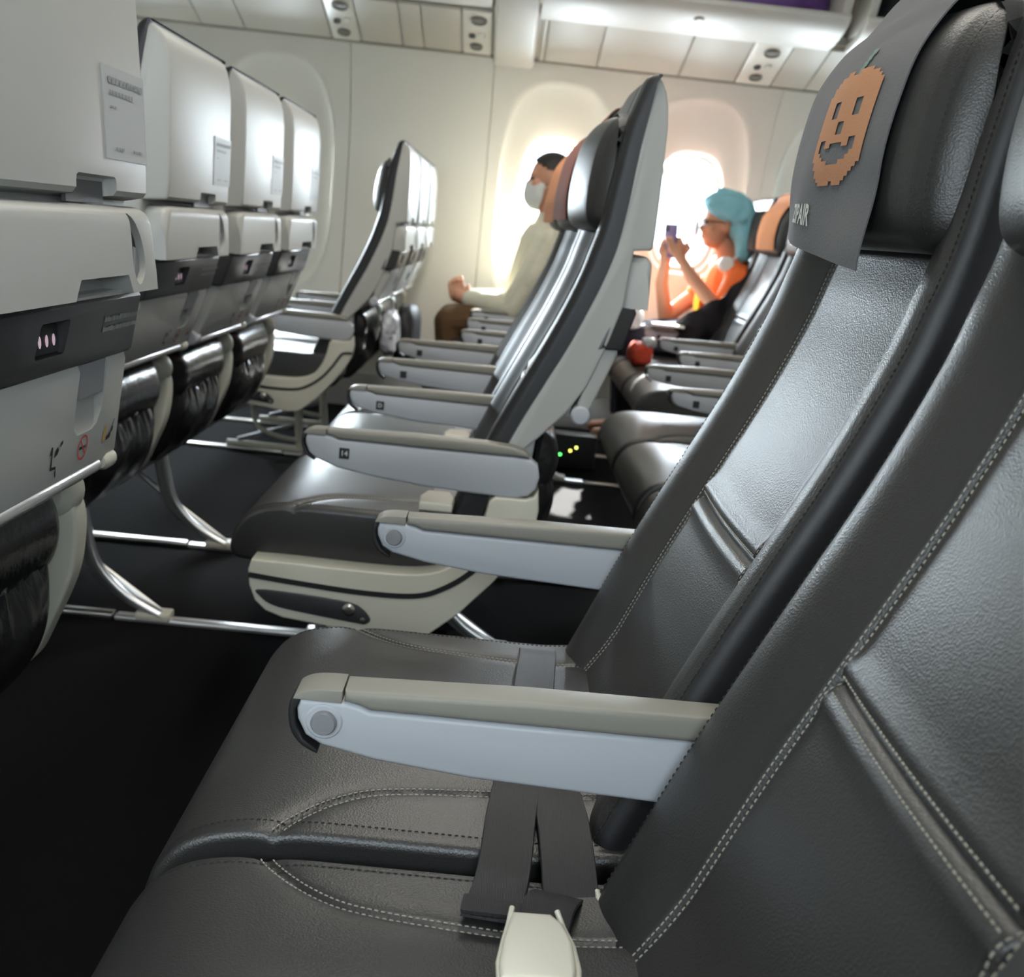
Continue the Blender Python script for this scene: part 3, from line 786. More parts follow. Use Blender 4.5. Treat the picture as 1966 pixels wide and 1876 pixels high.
# ------------------------------------------------------------------ seat frames (legs, beams, under-seat box)
def seat_frame(xb, y0, label, legs, style, block='centre'):
    fr = empty('seat_undercarriage', (xb, y0, 0), 0, label, 'undercarriage', 'undercarriages bolted to the floor tracks')
    for xx, zz, r in ((-.27, .285, .017), (-.03, .290, .017)):
        obj('cross_tube', tube('cross_tube', [(xx, .03, zz), (xx, 3*S-.03, zz)], r, 12), MIDGREY, fr)
    obj('seat_pan', box('seat_pan', -.35, .0, .03, 3*S-.03, .300, .318, .004), BLACK, fr)
    for y in legs:
        if style == 'loop':
            obj('leg', tube('leg', [(-.139, y, .295), (-.130, y, .12), (-.118, y, .018)], .016, 10), CREAM, fr)
            obj('foot_bar', tube('foot_bar', [(-.40, y, .022), (-.118, y, .022)], .015, 10), CREAM, fr)
            obj('guard_bar', tube('guard_bar', crom([(-.31, y-.02, .30), (-.302, y-.02, .16), (-.276, y-.02, .100), (-.21, y-.02, .072), (-.130, y-.02, .062)], 5), .009, 8), CREAM, fr)
            obj('strut', tube('strut', [(-.36, y, .04), (-.14, y, .12)], .008, 8), MIDGREY, fr)
            continue
        lg = obj('leg', tube('leg', crom([(-.060, y-.014, .29), (-.050, y-.014, .22), (-.026, y-.014, .13), (.035, y-.014, .062), (.118, y-.014, .016)], 6), .0085, 10), SATIN, fr)
        obj('leg', tube('leg', crom([(-.095, y+.018, .29), (-.085, y+.018, .22), (-.055, y+.018, .115), (.02, y+.018, .052), (.105, y+.018, .014)], 6), .0085, 10), METAL, fr)
        web = crom([(-.075, .285, 0), (-.066, .20, 0), (-.036, .118, 0), (.03, .056, 0), (.11, .016, 0)], 5)
        obj('leg_web', ribbon('leg_web', [(p.x, p.y) for p in web], .026, y-.003, .006), mat('steel web', (.35, .35, .36), .35, metal=.9), fr)
        obj('brace', tube('brace', [(-.25, y+.03, .27), (-.075, y+.03, .135), (.108, y+.01, .020)], .007, 8), METAL, fr)
        obj('leg', tube('leg', [(-.275, y, .29), (-.285, y, .02)], .013, 10), MIDGREY, fr)
        obj('floor_fitting', box('floor_fitting', .060, .135, y-.022, y+.022, .006, .026, .005), CREAM, fr)
        obj('floor_fitting', box('floor_fitting', -.315, -.255, y-.020, y+.020, .006, .022, .005), SATIN, fr)
    if style == 'box':
        for y in legs[:1]:
            obj('equipment_box', box('equipment_box', -.30, .02, y+.05, y+.42, .02, .215, .012), mat('box black', (.010, .010, .011), .5), fr)
            V = []; F = []
            for k in range(10):
                for j in range(2):
                    xx, zz = -.28+.028*k, .20-.028*j; o = len(V)
                    V += [(xx+.004*math.cos(a*PI/3), y+.0493, zz+.004*math.sin(a*PI/3)) for a in range(6)]; F.append(tuple(range(o, o+6)))
            obj('rivets', mk('rivets', V, F, False), METAL, fr, kind='stuff')
    return fr
yc0 = 1.7675; ys0 = 3.81
seat_frame(XC-.05, yc0, 'metal leg frame under the cream shroud of the number 14 seat', (2.245-yc0, 2.80-yc0), 'box')
seat_frame(XC-.80, yc0, 'pair of curved metal legs below the black pockets of the row ahead', (2.245-yc0, 2.80-yc0), 'plain')
seat_frame(XC+.765, yc0, 'leg frame in shade under the black cushions of the row behind', (2.245-yc0, 2.80-yc0), 'plain')
seat_frame(XS-.776, ys0, 'cream tube leg loop under the distant side-on aisle seat', (4.05-ys0, 4.60-ys0), 'loop')
seat_frame(XS, ys0, 'leg frame below the seats beside the passenger in cream', (4.05-ys0, 4.60-ys0), 'plain')
seat_frame(XS+.776, ys0, 'leg frame below the seats beside the passenger in orange', (4.05-ys0, 4.60-ys0), 'plain')
def near_frame(xb, label):
    fr = empty('seat_undercarriage', (xb, .265, 0), 0, label, 'undercarriage', 'undercarriages bolted to the floor tracks')
    for xx, zz in ((-.27, .285), (-.03, .290)):
        obj('cross_tube', tube('cross_tube', [(xx, .03, zz), (xx, 2*S-.03, zz)], .017, 12), MIDGREY, fr)
    obj('seat_pan', box('seat_pan', -.40, .0, .03, 2*S-.03, .300, .318, .004), BLACK, fr)
    for y in (.25, .75):
        obj('leg', tube('leg', [(-.10, y, .29), (-.06, y, .0)], .014, 10), METAL, fr)
        obj('leg', tube('leg', [(-.20, y, .29), (-.24, y, .0)], .014, 10), METAL, fr)
near_frame(XN, 'leg frame hidden beneath the two nearest black cushions')
near_frame(XN-.815, 'leg frame below the large pale seat back with the paper sticker')
# ------------------------------------------------------------------ headrest cloths
CU = [(.936, None)]
def cover_surface(y, t):
    """t 0 at the hem (bottom, front) .. 1 at the top behind the headrest"""
    pts = [(.0835, .924), (.0815, .962), (.0805, 1.009), (.0865, 1.059), (.0955, 1.094), (.115, 1.1235), (.150, 1.147), (.185, 1.176), (.205, 1.184), (.225, 1.178)]
    q = COVP
    L = COVL[-1]*t
    i = 1
    while i < len(q)-1 and COVL[i] < L: i += 1
    a, b = q[i-1], q[i]; f = (L-COVL[i-1])/max(1e-9, COVL[i]-COVL[i-1]); p = a.lerp(b, f)
    d = b-a; n = Vector((-d.y, d.x)).normalized()
    bow = .030*(abs(y)/HHW)**2.2*(1-sm(.55, .9, t))
    wob = .0022*math.sin(y*38+t*5)*sm(.0, .25, 1-t)+.003*math.sin(y*17+1)*(1-sm(.0, .35, t))
    return Vector((p.x+bow+n.x*wob*.6, y, p.y)), Vector((n.x, 0, n.y))
COVP = crom([(.0985, .922, 0), (.0965, .962, 0), (.0950, 1.009, 0), (.1010, 1.059, 0), (.1100, 1.094, 0), (.1285, 1.1245, 0), (.156, 1.149, 0), (.187, 1.186, 0), (.207, 1.196, 0), (.228, 1.190, 0)], 8)
COVL = [0.]
for i in range(1, len(COVP)): COVL.append(COVL[-1]+(COVP[i]-COVP[i-1]).length)
def cover(parent_xyz, y0, y1, label, m, droop=0., art=False, text=False, t0=0.):
    V = []; F = []; nu, nv = 40, 60
    for j in range(nv+1):
        for i in range(nu+1):
            u = i/nu; y = y0+(y1-y0)*u
            p, n = cover_surface(y, t0+(1-t0)*j/nv)
            k = (1-sm(0, .22, j/nv))
            p = p+Vector((-.010*k*(1-u)**2, 0, -.004*k*(1-u)+.022*k*u))*droop
            V.append(p)
    for j in range(nv):
        for i in range(nu): F.append((j*(nu+1)+i, j*(nu+1)+i+1, (j+1)*(nu+1)+i+1, (j+1)*(nu+1)+i))
    me = fin(evald(mk('headrest_cloth', V, F, True, 80), lambda o: setattr(o.modifiers.new('s', 'SOLIDIFY'), 'thickness', .0014)), True, 60)
    root = obj('headrest_cloth', me, m, None, loc=parent_xyz, label=label, cat='headrest cover', group='cloths over the headrests')
    def on(u, t, lift=.0012):
        y = y0+(y1-y0)*u; p, n = cover_surface(y, t); k = (1-sm(0, .22, t))
        p = p+Vector((-.010*k*(1-u)**2, 0, -.004*k*(1-u)+.022*k*u))*droop
        return p-Vector((lift+.0008, 0, -.0004)) if n.x > 0 else p+n*lift
    if art:
        A = ["......##..####....", "....############..", "...##############.", "..################", "..################", ".#################", ".#################", ".####..#####..####", ".####..#####..####", ".####..#####..####", ".####..#####..####", ".#################", ".#######..########", ".#######..########", ".#######..########", ".#################", ".##..########..###", ".##..##....##..###", ".##............###", ".###..........####", ".####........#####", "..#####....#######", "..###############.", "...#############..", "...############...", "....##########....", ".....####.###....."]
        V = []; F = []; nr, ncol = len(A), len(A[0])
        for r, row in enumerate(A):
            for c, ch in enumerate(row):
                if ch != '#': continue
                ua, ub = .57-.43*c/ncol, .57-.43*(c+1)/ncol
                ta, tb = .485-.29*r/nr, .485-.29*(r+1)/nr
                o = len(V); V += [on(ua, ta), on(ub, ta), on(ub, tb), on(ua, tb)]; F.append((o, o+1, o+2, o+3))
        obj('printed_face', mk('printed_face', V, F, False), mat('orange print', (.40, .185, .085), .85, bump=('noise', 500, .3, .001)), root, label='orange pixel pumpkin face')
        V = []; F = []
        for r in range(4):
            a = .345-.012*r; b = a-.030
            o = len(V); V += [on(a, .475+.015*r), on(b, .475+.015*r), on(b, .475+.015*(r+1)), on(a, .475+.015*(r+1))]; F.append((o, o+1, o+2, o+3))
        obj('printed_stem', mk('printed_stem', V, F, False), mat('green print', (.13, .20, .16), .85), root)
    if text:
        v, f = text_data('ZIPAIR', .030, .0008)
        xs = [p.x for p in v]; w_ = max(xs)-min(xs)
        V = [on(.745-.26*((p.x-min(xs))/w_), .105+p.y/COVL[-1]*1.1, .0013) for p in v]
        obj('lettering', mk('lettering', V, f, False), mat('pale print', (.55, .58, .54), .8), root)
    return root
cover((XN, NEAR[1], 0), -.138, .135, 'dark grey cloth with orange pixel pumpkin face over the headrest', COVER, 1., True, True)
ORG = mat('orange cloth', (.62, .24, .09), .85, bump=('noise', 420, .3, .001))
BRN = mat('rust cloth', (.22, .055, .025), .85); PALE = mat('pale cloth', (.5, .5, .5), .85)
cover((XC, CEN[1], 0), -.16, .14, 'rust red cloth on the second headrest of the number 14 row', BRN, t0=.10)
cover((XC-.006, CEN[2], 0), -.16, .14, 'light orange cloth on the far headrest of the number 14 row', ORG, t0=.10)
cover((XS+.776, STB[1], 0), -.16, .14, 'orange and white cloth on the headrest beside the passenger in orange', ORG, t0=.10)
# ------------------------------------------------------------------ seat belts
def strap(name, pts, wdirs, width, th=.0022, n=6):
    P = crom(pts, n); Wd = crom(wdirs, n); V = []; F = []
    for i, p in enumerate(P):
        t = (P[min(i+1, len(P)-1)]-P[max(i-1, 0)]).normalized(); wv = (Wd[i]-t*Wd[i].dot(t)).normalized(); nn = t.cross(wv)
        for a, b in ((-1, -1), (-.96, 1), (.96, 1), (1, -1)): V.append(p+wv*width/2*a+nn*th/2*b)
    for i in range(len(P)-1):
        for k in range(4): F.append((i*4+k, i*4+(k+1) % 4, (i+1)*4+(k+1) % 4, (i+1)*4+k))
    F += [(0, 1, 2, 3), tuple((len(P)-1)*4+k for k in (3, 2, 1, 0))]
    return mk(name, V, F, True, 50)
def thread_rows(path_pts, wd, width, rows=3):
    st = []
    return st
b1 = empty('seat_belt', (.05, .80, .44), 0, 'black webbing strap crossing the gap between the two nearest cushions', 'seat belt')
L0 = Vector((.05, .80, .44))
def rel(*p): return tuple(Vector(p)-L0)
obj('webbing', strap('webbing', [rel(.066, 1.00, .452), rel(.061, .94, .4425), rel(.056, .88, .4405), rel(.050, .82, .4385), rel(.047, .775, .431), rel(.044, .745, .428), rel(.040, .715, .433), rel(.034, .675, .4395)], [(1, .1, 0)]*4+[(1, .05, 0)]*2+[(1, .0, 0)]*2, .043), WEB, b1)
obj('fold', strap('fold', [rel(.034, .676, .4425), rel(.0345, .684, .443), rel(.036, .694, .4425)], [(1, 0, 0)]*3, .043, .003), WEB, b1)
b2 = empty('seat_belt', (.07, .64, .44), 0, 'belt with cream buckle lying on the nearest cushion', 'seat belt')
L0 = Vector((.07, .64, .44))
obj('webbing', strap('webbing', [rel(.088, .90, .443), rel(.090, .86, .4415), rel(.094, .82, .440), rel(.096, .78, .437), rel(.097, .745, .432), rel(.098, .725, .426)], [(1, .1, 0), (1, .2, .1), (1, .0, .15), (1, -.2, .1), (1, -.3, 0), (1, -.2, 0)], .044), WEB, b2)
obj('webbing', strap('webbing', [rel(.088, .728, .428), rel(.082, .71, .437), rel(.076, .69, .441), rel(.069, .655, .443)], [(1, -.2, 0), (1, -.25, .0), (1, -.2, 0), (1, -.1, 0)], .040), WEB, b2)
obj('anchor_ring', tube('anchor_ring', [rel(.118, .735, .430), rel(.121, .715, .428), rel(.119, .70, .426), rel(.112, .70, .426)], .0025, 8), CREAM, b2)
bp0 = [(.044, .674), (.0785, .675), (.089, .662), (.096, .638), (.097, .606), (.094, .588), (.034, .586), (.033, .604), (.036, .634), (.040, .656)]
bp = [(.066+(a-.0655)*.80, .660+(b-.674)*.80) for a, b in bp0]
bm = prism_bm([(a-.07, b-.64) for a, b in bp], .0035, .0200, .0045, 4, axis='z')
obj('buckle_lid', frombm('buckle_lid', bm), BUCKLE, b2, label='cream moulded buckle lid')
for xs_ in (((.034, .590), (.033, .612), (.037, .640), (.041, .662), (.044, .681)), ((.098, .590), (.0995, .612), (.0965, .640), (.0895, .664), (.084, .681))):
    obj('buckle_side', tube('buckle_side', [rel(.066+(a-.0655)*.80, .660+(b-.674)*.80, .4535+(.004 if b > .67 else 0)) for a, b in xs_], .0020, 8), CREAM, b2)
obj('buckle_base', prism('buckle_base', [(a-.07, b-.64-.004) for a, b in bp], .0, .0045, .001, 1, axis='z'), METAL, b2)
obj('webbing', strap('webbing', [rel(.0655, .602, .450), rel(.065, .575, .449), rel(.065, .52, .445), rel(.066, .45, .444)], [(1, 0, 0)]*4, .040), WEB, b2)
b3 = empty('seat_belt', (.075, 1.12, .44), 0, 'webbing end on the far corner of the pumpkin headrest seat', 'seat belt')
L0 = Vector((.075, 1.12, .44))
obj('webbing', strap('webbing', [rel(.088, 1.235, .41), rel(.083, 1.212, .434), rel(.082, 1.18, .4385), rel(.078, 1.13, .4425), rel(.074, 1.07, .4445), rel(.070, 1.01, .4465)], [(1, .05, 0)]*6, .044), WEB, b3)
def far_belt(x, y, label):
    b = empty('seat_belt', (x, y, .443), 0, label, 'seat belt')
    obj('webbing', strap('webbing', [(.012, .18, .006), (.008, .12, .0), (.004, .05, .0), (0, .0, .006)], [(1, 0, 0)]*4, .044), mat('grey webbing', (.30, .30, .32), .5), b)
    obj('buckle_lid', frombm('buckle_lid', prism_bm([(-.020, .03), (.020, .03), (.030, -.01), (.028, -.055), (-.028, -.055), (-.030, -.01)], .003, .020, .004, 3, axis='z')), BUCKLE, b)
    obj('buckle_base', prism('buckle_base', [(-.020, .03), (.020, .03), (.030, -.01), (.028, -.058), (-.028, -.058), (-.030, -.01)], .0, .003, 0, 1, axis='z'), METAL, b)
far_belt(-.080, 1.81, 'grey belt with cream buckle on the number 14 seat cushion')
far_belt(-.075, 2.42, 'pale buckle peeping over the number 14 armrest')
# ------------------------------------------------------------------ overhead: service panels, bins
YA, ZA, YB, ZB_ = 5.255, 1.695, 4.87, 1.815
def psu_pt(f, off=0.):   # along the slope from wall to bin, off = towards the cabin
    d = Vector((YB-YA, ZB_-ZA)); n = Vector((d.y, -d.x)).normalized()
    if n.y > 0: n = -n
    p = Vector((YA, ZA))+d*f+n*off; return p
channel = empty('trim_9', (0, 0, 0), kind='structure')
def slab(name, xa, xb, f0, f1, o0, o1, m, parent, bev=.003):
    q = [psu_pt(f0, o0), psu_pt(f1, o0), psu_pt(f1, o1), psu_pt(f0, o1)]
    return obj(name, prism(name, [(p.x, p.y) for p in q], xa, xb, bev, 2, axis='x'), m, parent)
slab('service_channel', X0, X1, -.02, 1.03, -.05, -.014, PSUM, channel)
slab('wall_rail', X0, X1, -.03, .02, -.02, .008, mat('rail grey', (.33, .31, .27), .5), channel)
bounds = [-2.3, -1.9, -1.5, -1.3, -.90, -.766, -.575, -.477, -.302, -.165, None, .05, .075, .32, .70, .96, 1.13, 1.29, 1.6, 2.0, 2.4, 2.9]
units = {(-.90, -.766), (-.302, -.165), (.96, 1.13)}
PSU2 = mat('unit pale', (.70, .68, .61), .38)
VENT = mat('vent grey', (.20, .19, .17), .45)
ul = {(-.90, -.766): 'service unit with two round vents above the window recess ahead', (-.302, -.165): 'service unit with square lamps beside the bin divider', (.96, 1.13): 'service unit above the passenger in orange'}
for a, b in zip(bounds[:-1], bounds[1:]):
    if a is None or b is None: continue
    if (a, b) in units:
        mid = (a+b)/2
        u = empty('service_unit', (mid, (YA+YB)/2, (ZA+ZB_)/2), 0, ul[(a, b)], 'service unit', 'overhead service units')
        c0 = Vector((mid, (YA+YB)/2, (ZA+ZB_)/2))
        q = [psu_pt(.03, -.012), psu_pt(.97, -.012), psu_pt(.97, .004), psu_pt(.03, .004)]
        obj('unit_panel', prism('unit_panel', [(p.x-c0.y, p.y-c0.z) for p in q], a+.004-mid, b-.004-mid, .004, 2, axis='x'), PSU2, u)
        dd = Vector((YB-YA, ZB_-ZA)).normalized(); nn = psu_pt(0, 1)-psu_pt(0, 0)
        rotx = Matrix(((1, 0, 0), (0, dd.x, nn.x), (0, dd.y, nn.y))).to_euler()
        for nm, f, r, m_, xo in (('air_vent', .80, .036, VENT, .008), ('reading_lamp', .50, .016, mat('lamp lens', (.85, .85, .80), .15), .022), ('reading_lamp', .46, .016, DKGREY, -.022), ('air_vent', .22, .030, VENT, -.004)):
            p = psu_pt(f, .004)
            o = obj(nm, lathe(nm, [(.001, .004), (r*.45, .005), (r*.5, .001), (r*.86, .002), (r*.95, .008), (r, .004), (r, -.002)], 'z', 24), m_, u, loc=(xo, p.x-c0.y, p.y-c0.z), rot=rotx)
    else:
        slab('service_panel', a+.0025, b-.0025, .03, .97, -.012, .002, PSUM, channel)
# oxygen hatch bulge with dark catch
q = psu_pt(.5, .002)
# divider between the bins
obj('trim_10', prism('trim_10', [(5.27, 1.66), (5.10, 1.70), (4.88, 1.78), (4.72, 1.84), (4.55, 1.95), (4.45, 2.2), (5.27, 2.2)], -.158, .030, .018, 4, axis='x'), BIN, kind='structure')
def arc(c, r, a0, a1, n=6): return [(c[0]+r*math.cos(a0+(a1-a0)*k/n), c[1]+r*math.sin(a0+(a1-a0)*k/n)) for k in range(n+1)]
def bin_(xa, xb, label, open_):
    c = ((xa+xb)/2, 4.8, 1.85)
    root = empty('overhead_bin', c, 0, label, 'overhead bin', 'overhead bins along the far wall')
    def P(name, poly, a, b, bev, m, par=root): return obj(name, prism(name, [(p[0]-c[1], p[1]-c[2]) for p in poly], a-c[0], b-c[0], bev, 3, axis='x'), m, par)
    outer = crom([(5.18, 1.845, 0), (4.98, 1.825, 0), (4.87, 1.808, 0), (4.76, 1.820, 0), (4.66, 1.848, 0), (4.60, 1.884, 0)], 5)
    if not open_:
        outer2 = crom([(4.90, 1.835, 0), (4.86, 1.826, 0), (4.76, 1.838, 0), (4.62, 1.90, 0), (4.52, 2.0, 0), (4.47, 2.15, 0)], 5)
        P('bin_door', [(p.x, p.y) for p in outer2]+[(4.55, 2.2), (4.95, 2.2), (4.95, 1.84)], xa, xb, .016, BIN)
        return root
    inner = [(p.x+.012, p.y+.030) for p in outer]
    P('bin_tray', [(p.x, p.y) for p in outer]+[(4.598, 1.896), (4.606, 1.905), (4.618, 1.904)]+inner[::-1][2:]+[(5.18, 1.88)], xa, xb, .012, BIN)
    for s_, e_ in ((xa, xa+.035), (xb-.035, xb)):
        P('bin_side', [(5.18, 1.85), (4.68, 1.86), (4.615, 1.91), (4.56, 2.02), (4.53, 2.2), (5.18, 2.2)], s_, e_, .008, BIN)
    P('bin_back', [(5.16, 1.86), (5.18, 1.86), (5.18, 2.2), (5.16, 2.2)], xa, xb, 0, PSUM)
    o = obj('bin_latch', lathe('bin_latch', [(.001, -.006), (.020, -.006), (.026, -.002), (.030, .0), (.030, .006)], 'z', 28), mat('latch taupe', (.28, .26, .22), .4), root, loc=((xb-xa)*.02, 4.685-c[1], 1.8435-c[2]), rot=(-.42, 0, 0))
    return root
bin_(-1.52, -.165, 'closed overhead bin left of the white divider', False)
bin_(.036, 1.275, 'open overhead bin holding the purple bag', True)
bin_(1.345, 2.60, 'open overhead bin holding the black and white bag', True)
def blob(name, c, r, m, seed=1, amp=.12, label=None, cat=None, sq=3.0, nu=36, nv=22, parent=None):
    rd = random.Random(seed); ph_ = [rd.uniform(0, 6.28) for _ in range(9)]
    V = []; F = []
    for j in range(nv+1):
        t = -PI/2+PI*j/nv
        for i in range(nu):
            a = 2*PI*i/nu
            def se(v, e): return math.copysign(abs(v)**e, v)
            x, y, z = se(math.cos(t), 2/sq)*se(math.cos(a), 2/sq), se(math.cos(t), 2/sq)*se(math.sin(a), 2/sq), se(math.sin(t), 2/sq)
            k = 1+amp*(math.sin(3*a+ph_[0]+2*t)*.5+math.sin(5*a-4*t+ph_[1])*.35+math.sin(9*a+7*t+ph_[2])*.2)*math.cos(t)
            V.append((r[0]*x*k, r[1]*y*k, r[2]*z*(1+amp*.5*math.sin(4*a+ph_[3])*math.cos(t))))
    for j in range(nv):
        for i in range(nu): i2 = (i+1) % nu; F.append((j*nu+i, j*nu+i2, (j+1)*nu+i2, (j+1)*nu+i))
    return obj(name, mk(name, V, F, True, 70), m, parent, loc=c, label=label, cat=cat)
pb = blob('duffel_bag', (.86, 4.88, 1.985), (.36, .17, .105), mat('purple nylon', (.16, .07, .27), .45, bump=('noise', 25, .5, .01), var=(9, .4)), 4, .10, 'shiny purple bag in the open overhead bin', 'bag')
obj('bag_strap', strap('bag_strap', [(.10, .05, .10), (.08, -.08, .105), (.06, -.165, .05), (.05, -.175, -.03)], [(1, 0, 0)]*4, .04, .004), mat('dark purple strap', (.04, .02, .07), .6), pb)
bb_ = blob('backpack', (1.60, 4.86, 2.00), (.20, .16, .125), mat('black nylon', (.01, .01, .012), .6), 6, .12, 'black bag with white straps in the farther open bin', 'bag')
obj('bag_strap', strap('bag_strap', [(-.16, -.10, .08), (-.10, -.165, .02), (-.02, -.17, -.06), (.03, -.165, -.10)], [(1, 0, .4)]*4, .05, .006), mat('white strap', (.7, .7, .66), .6), bb_)
obj('bag_strap', strap('bag_strap', [(-.02, -.165, .06), (.02, -.175, .0), (-.03, -.17, -.06)], [(1, 0, .4)]*3, .035, .006), mat('olive strap', (.25, .23, .09), .6), bb_)
# ------------------------------------------------------------------ people
def cone(a, b, ra, rb, n=14):
    a, b = Vector(a), Vector(b); T = (b-a).normalized(); path = []; rad = []
    for k in range(5, 0, -1): t = PI/2*k/5; path.append(a-T*ra*math.sin(t)); rad.append(max(.0004, ra*math.cos(t)))
    path.append(a); rad.append(ra); path.append(b); rad.append(rb)
    for k in range(1, 6): t = PI/2*k/5; path.append(b+T*rb*math.sin(t)); rad.append(max(.0004, rb*math.cos(t)))
    return tube_data(path, rad, n)
def chain(pts, rad): return [cone(pts[i], pts[i+1], rad[i], rad[i+1]) for i in range(len(pts)-1)]
def remesh(name, parts, vox=.006, smooth=4):
    V = []; F = []
    for v, f in parts:
        o = len(V); V += list(v); F += [tuple(i+o for i in q) for q in f]
    me = mk(name, V, F)
    def setup(o):
        m = o.modifiers.new('r', 'REMESH'); m.mode = 'VOXEL'; m.voxel_size = vox; m.use_smooth_shade = True
        s = o.modifiers.new('s', 'SMOOTH'); s.factor = .5; s.iterations = smooth
    r = evald(me, setup); r.polygons.foreach_set('use_smooth', [True]*len(r.polygons)); return r
def head_parts(c, tilt=0., sc=1.):
    """head facing -x around centre c (middle of the skull)"""
    c = Vector(c); R = Matrix.Rotation(tilt, 3, 'Y')
    def T(p): return c+R @ (Vector(p)*sc)
    P = []
    def sp(p, rx, ry, rz):
        v, f = sphere_pts((0, 0, 0), rx*sc, ry*sc, rz*sc, 24, 16); P.append(([T(p)+R @ q for q in v], f))
    sp((.012, 0, .03), .096, .076, .092); sp((-.022, 0, -.035), .068, .060, .085); sp((-.048, 0, -.088), .030, .034, .026)
    sp((-.085, 0, -.022), .020, .011, .018); sp((-.078, 0, .0), .012, .008, .022)
    sp((-.079, 0, -.062), .014, .022, .010); sp((-.062, 0, .024), .026, .052, .014)
    for s in (-1, 1):
        sp((.018, s*.076, -.012), .018, .010, .030); sp((-.050, s*.045, -.020), .028, .020, .024)
    return P
def eye_parts(c, tilt=0., sc=1.):
    c = Vector(c); R = Matrix.Rotation(tilt, 3, 'Y'); out = []
    for s in (-1, 1):
        v, f = sphere_pts((0, 0, 0), .010*sc, .012*sc, .007*sc, 14, 8); out.append(([c+R @ (Vector((-.0755, s*.031, .004))*sc)+q for q in v], f))
    return out
def hand_parts(wrist, palm, fdir, curl, side, up, n=1.):
    """wrist -> palm centre; fdir finger direction; curl direction; spread along side"""
    wrist, palm, fdir, curl, side = Vector(wrist), Vector(palm), Vector(fdir).normalized(), Vector(curl).normalized(), Vector(side).normalized()
    P = chain([wrist, palm], [.024, .030]); P += [cone(palm-side*.022, palm+side*.022, .020, .018)]
    for k, L in enumerate((.068, .076, .072, .058)):
        b = palm+fdir*.026+side*(-.030+.020*k)
        m = b+(fdir*.85+curl*.35)*L*.5; e = m+(fdir*.35+curl*.9)*L*.45
        P += chain([b-fdir*.02, b, m, e], [.010, .0095, .0088, .0078])
    b = palm-fdir*.012-side*.034; m = b+(-side*.7+fdir*.6)*.030; e = m+(fdir*.8+curl*.5)*.028
    P += chain([b, m, e], [.012, .0105, .009])
    return P
SKIN = mat('skin warm', (.56, .27, .165), .5); SKIN2 = mat('skin tan', (.50, .235, .14), .5)
JACKET = mat('cream jacket', (.66, .63, .50), .85, bump=('noise', 18, .5, .02))
ORANGE = mat('orange shirt', (.90, .16, .03), .8, bump=('noise', 22, .4, .01))
# passenger in the cream jacket (window seat, same row as the number 14 seat)
O1 = Vector((.14, 5.065, .44))
def sh1(parts): return [([p-O1 for p in v], f) for v, f in parts]
hc1 = (.150, 5.065, 1.155)
P = head_parts(hc1, 0.08) + chain([(.185, 5.065, .94), (.168, 5.065, 1.06)], [.055, .052])
P += chain([(.13, 5.065, .54), (.15, 5.065, .72), (.175, 5.065, .88)], [.13, .125, .12])
P += chain([(.178, 4.90, .895), (.178, 5.23, .895)], [.06, .06])
for s in (-1, 1):
    P += chain([(.10, 5.065+s*.09, .53), (-.235, 5.065+s*.105, .475), (-.20, 5.065+s*.105, .09)], [.082, .060, .045])
    P += chain([(-.19, 5.065+s*.105, .055), (-.32, 5.065+s*.11, .045)], [.042, .034])
    P += chain([(.178, 5.065+s*.185, .885), (.040, 5.065+s*.205, .575), (-.165, 5.065+s*.055, .592)], [.052, .044, .030])
P += hand_parts((-.16, 5.02, .592), (-.215, 5.038, .612), (-.25, .1, .9), (.0, 1, .2), (-.9, 0, -.3), 1)
P += hand_parts((-.16, 5.11, .592), (-.212, 5.088, .600), (-.25, -.1, .9), (.0, -1, .2), (-.9, 0, -.3), 1)
man = obj('person', remesh('person', sh1(P), .0055, 5), SKIN, None, loc=O1, label='passenger in cream jacket and pale mask with clasped hands by the window', cat='person')
P = chain([(.115, 5.065, .52), (.15, 5.065, .70), (.178, 5.065, .87)], [.145, .142, .135]) + chain([(.185, 4.895, .892), (.185, 5.235, .892)], [.076, .076]) + [cone((.188, 5.065, .93), (.182, 5.065, .985), .082, .070)]
for s in (-1, 1):
    P += chain([(.18, 5.065+s*.19, .885), (.125, 5.065+s*.215, .74), (.045, 5.065+s*.205, .582), (-.065, 5.065+s*.13, .592), (-.148, 5.065+s*.075, .598)], [.075, .072, .070, .056, .046])
obj('jacket', remesh('jacket', sh1(P), .008, 4), JACKET, man)
P = []
for s in (-1, 1):
    P += chain([(.10, 5.065+s*.09, .53), (-.07, 5.065+s*.10, .515), (-.240, 5.065+s*.105, .490), (-.205, 5.065+s*.105, .14)], [.095, .086, .070, .058])
P += chain([(.115, 5.02, .52), (.115, 5.11, .52)], [.11, .11])
obj('trousers', remesh('trousers', sh1(P), .008, 3), mat('brown trousers', (.105, .055, .022), .9, bump=('noise', 30, .5, .01)), man)
v, f = sphere_pts((0, 0, 0), 1, 1, 1, 28, 18)
def shell_of(c, r, keep, rotv=0., name='x', thick=.004):
    R = Matrix.Rotation(rotv, 3, 'Y')
    vv, ff = sphere_pts((0, 0, 0), 1, 1, 1, 40, 26)
    F2 = [q for q in ff if keep(sum((vv[i] for i in q), Vector())/len(q))]
    me = mk(name, [Vector(c)+R @ Vector((p.x*r[0], p.y*r[1], p.z*r[2])) for p in vv], F2)
    bm = bmesh.new(); bm.from_mesh(me); bmesh.ops.delete(bm, geom=[q for q in bm.verts if not q.link_faces], context='VERTS'); bm.to_mesh(me); bm.free()
    return fin(evald(me, lambda o: setattr(o.modifiers.new('s', 'SOLIDIFY'), 'thickness', thick)), True, 60)
c1 = Vector(hc1)-O1
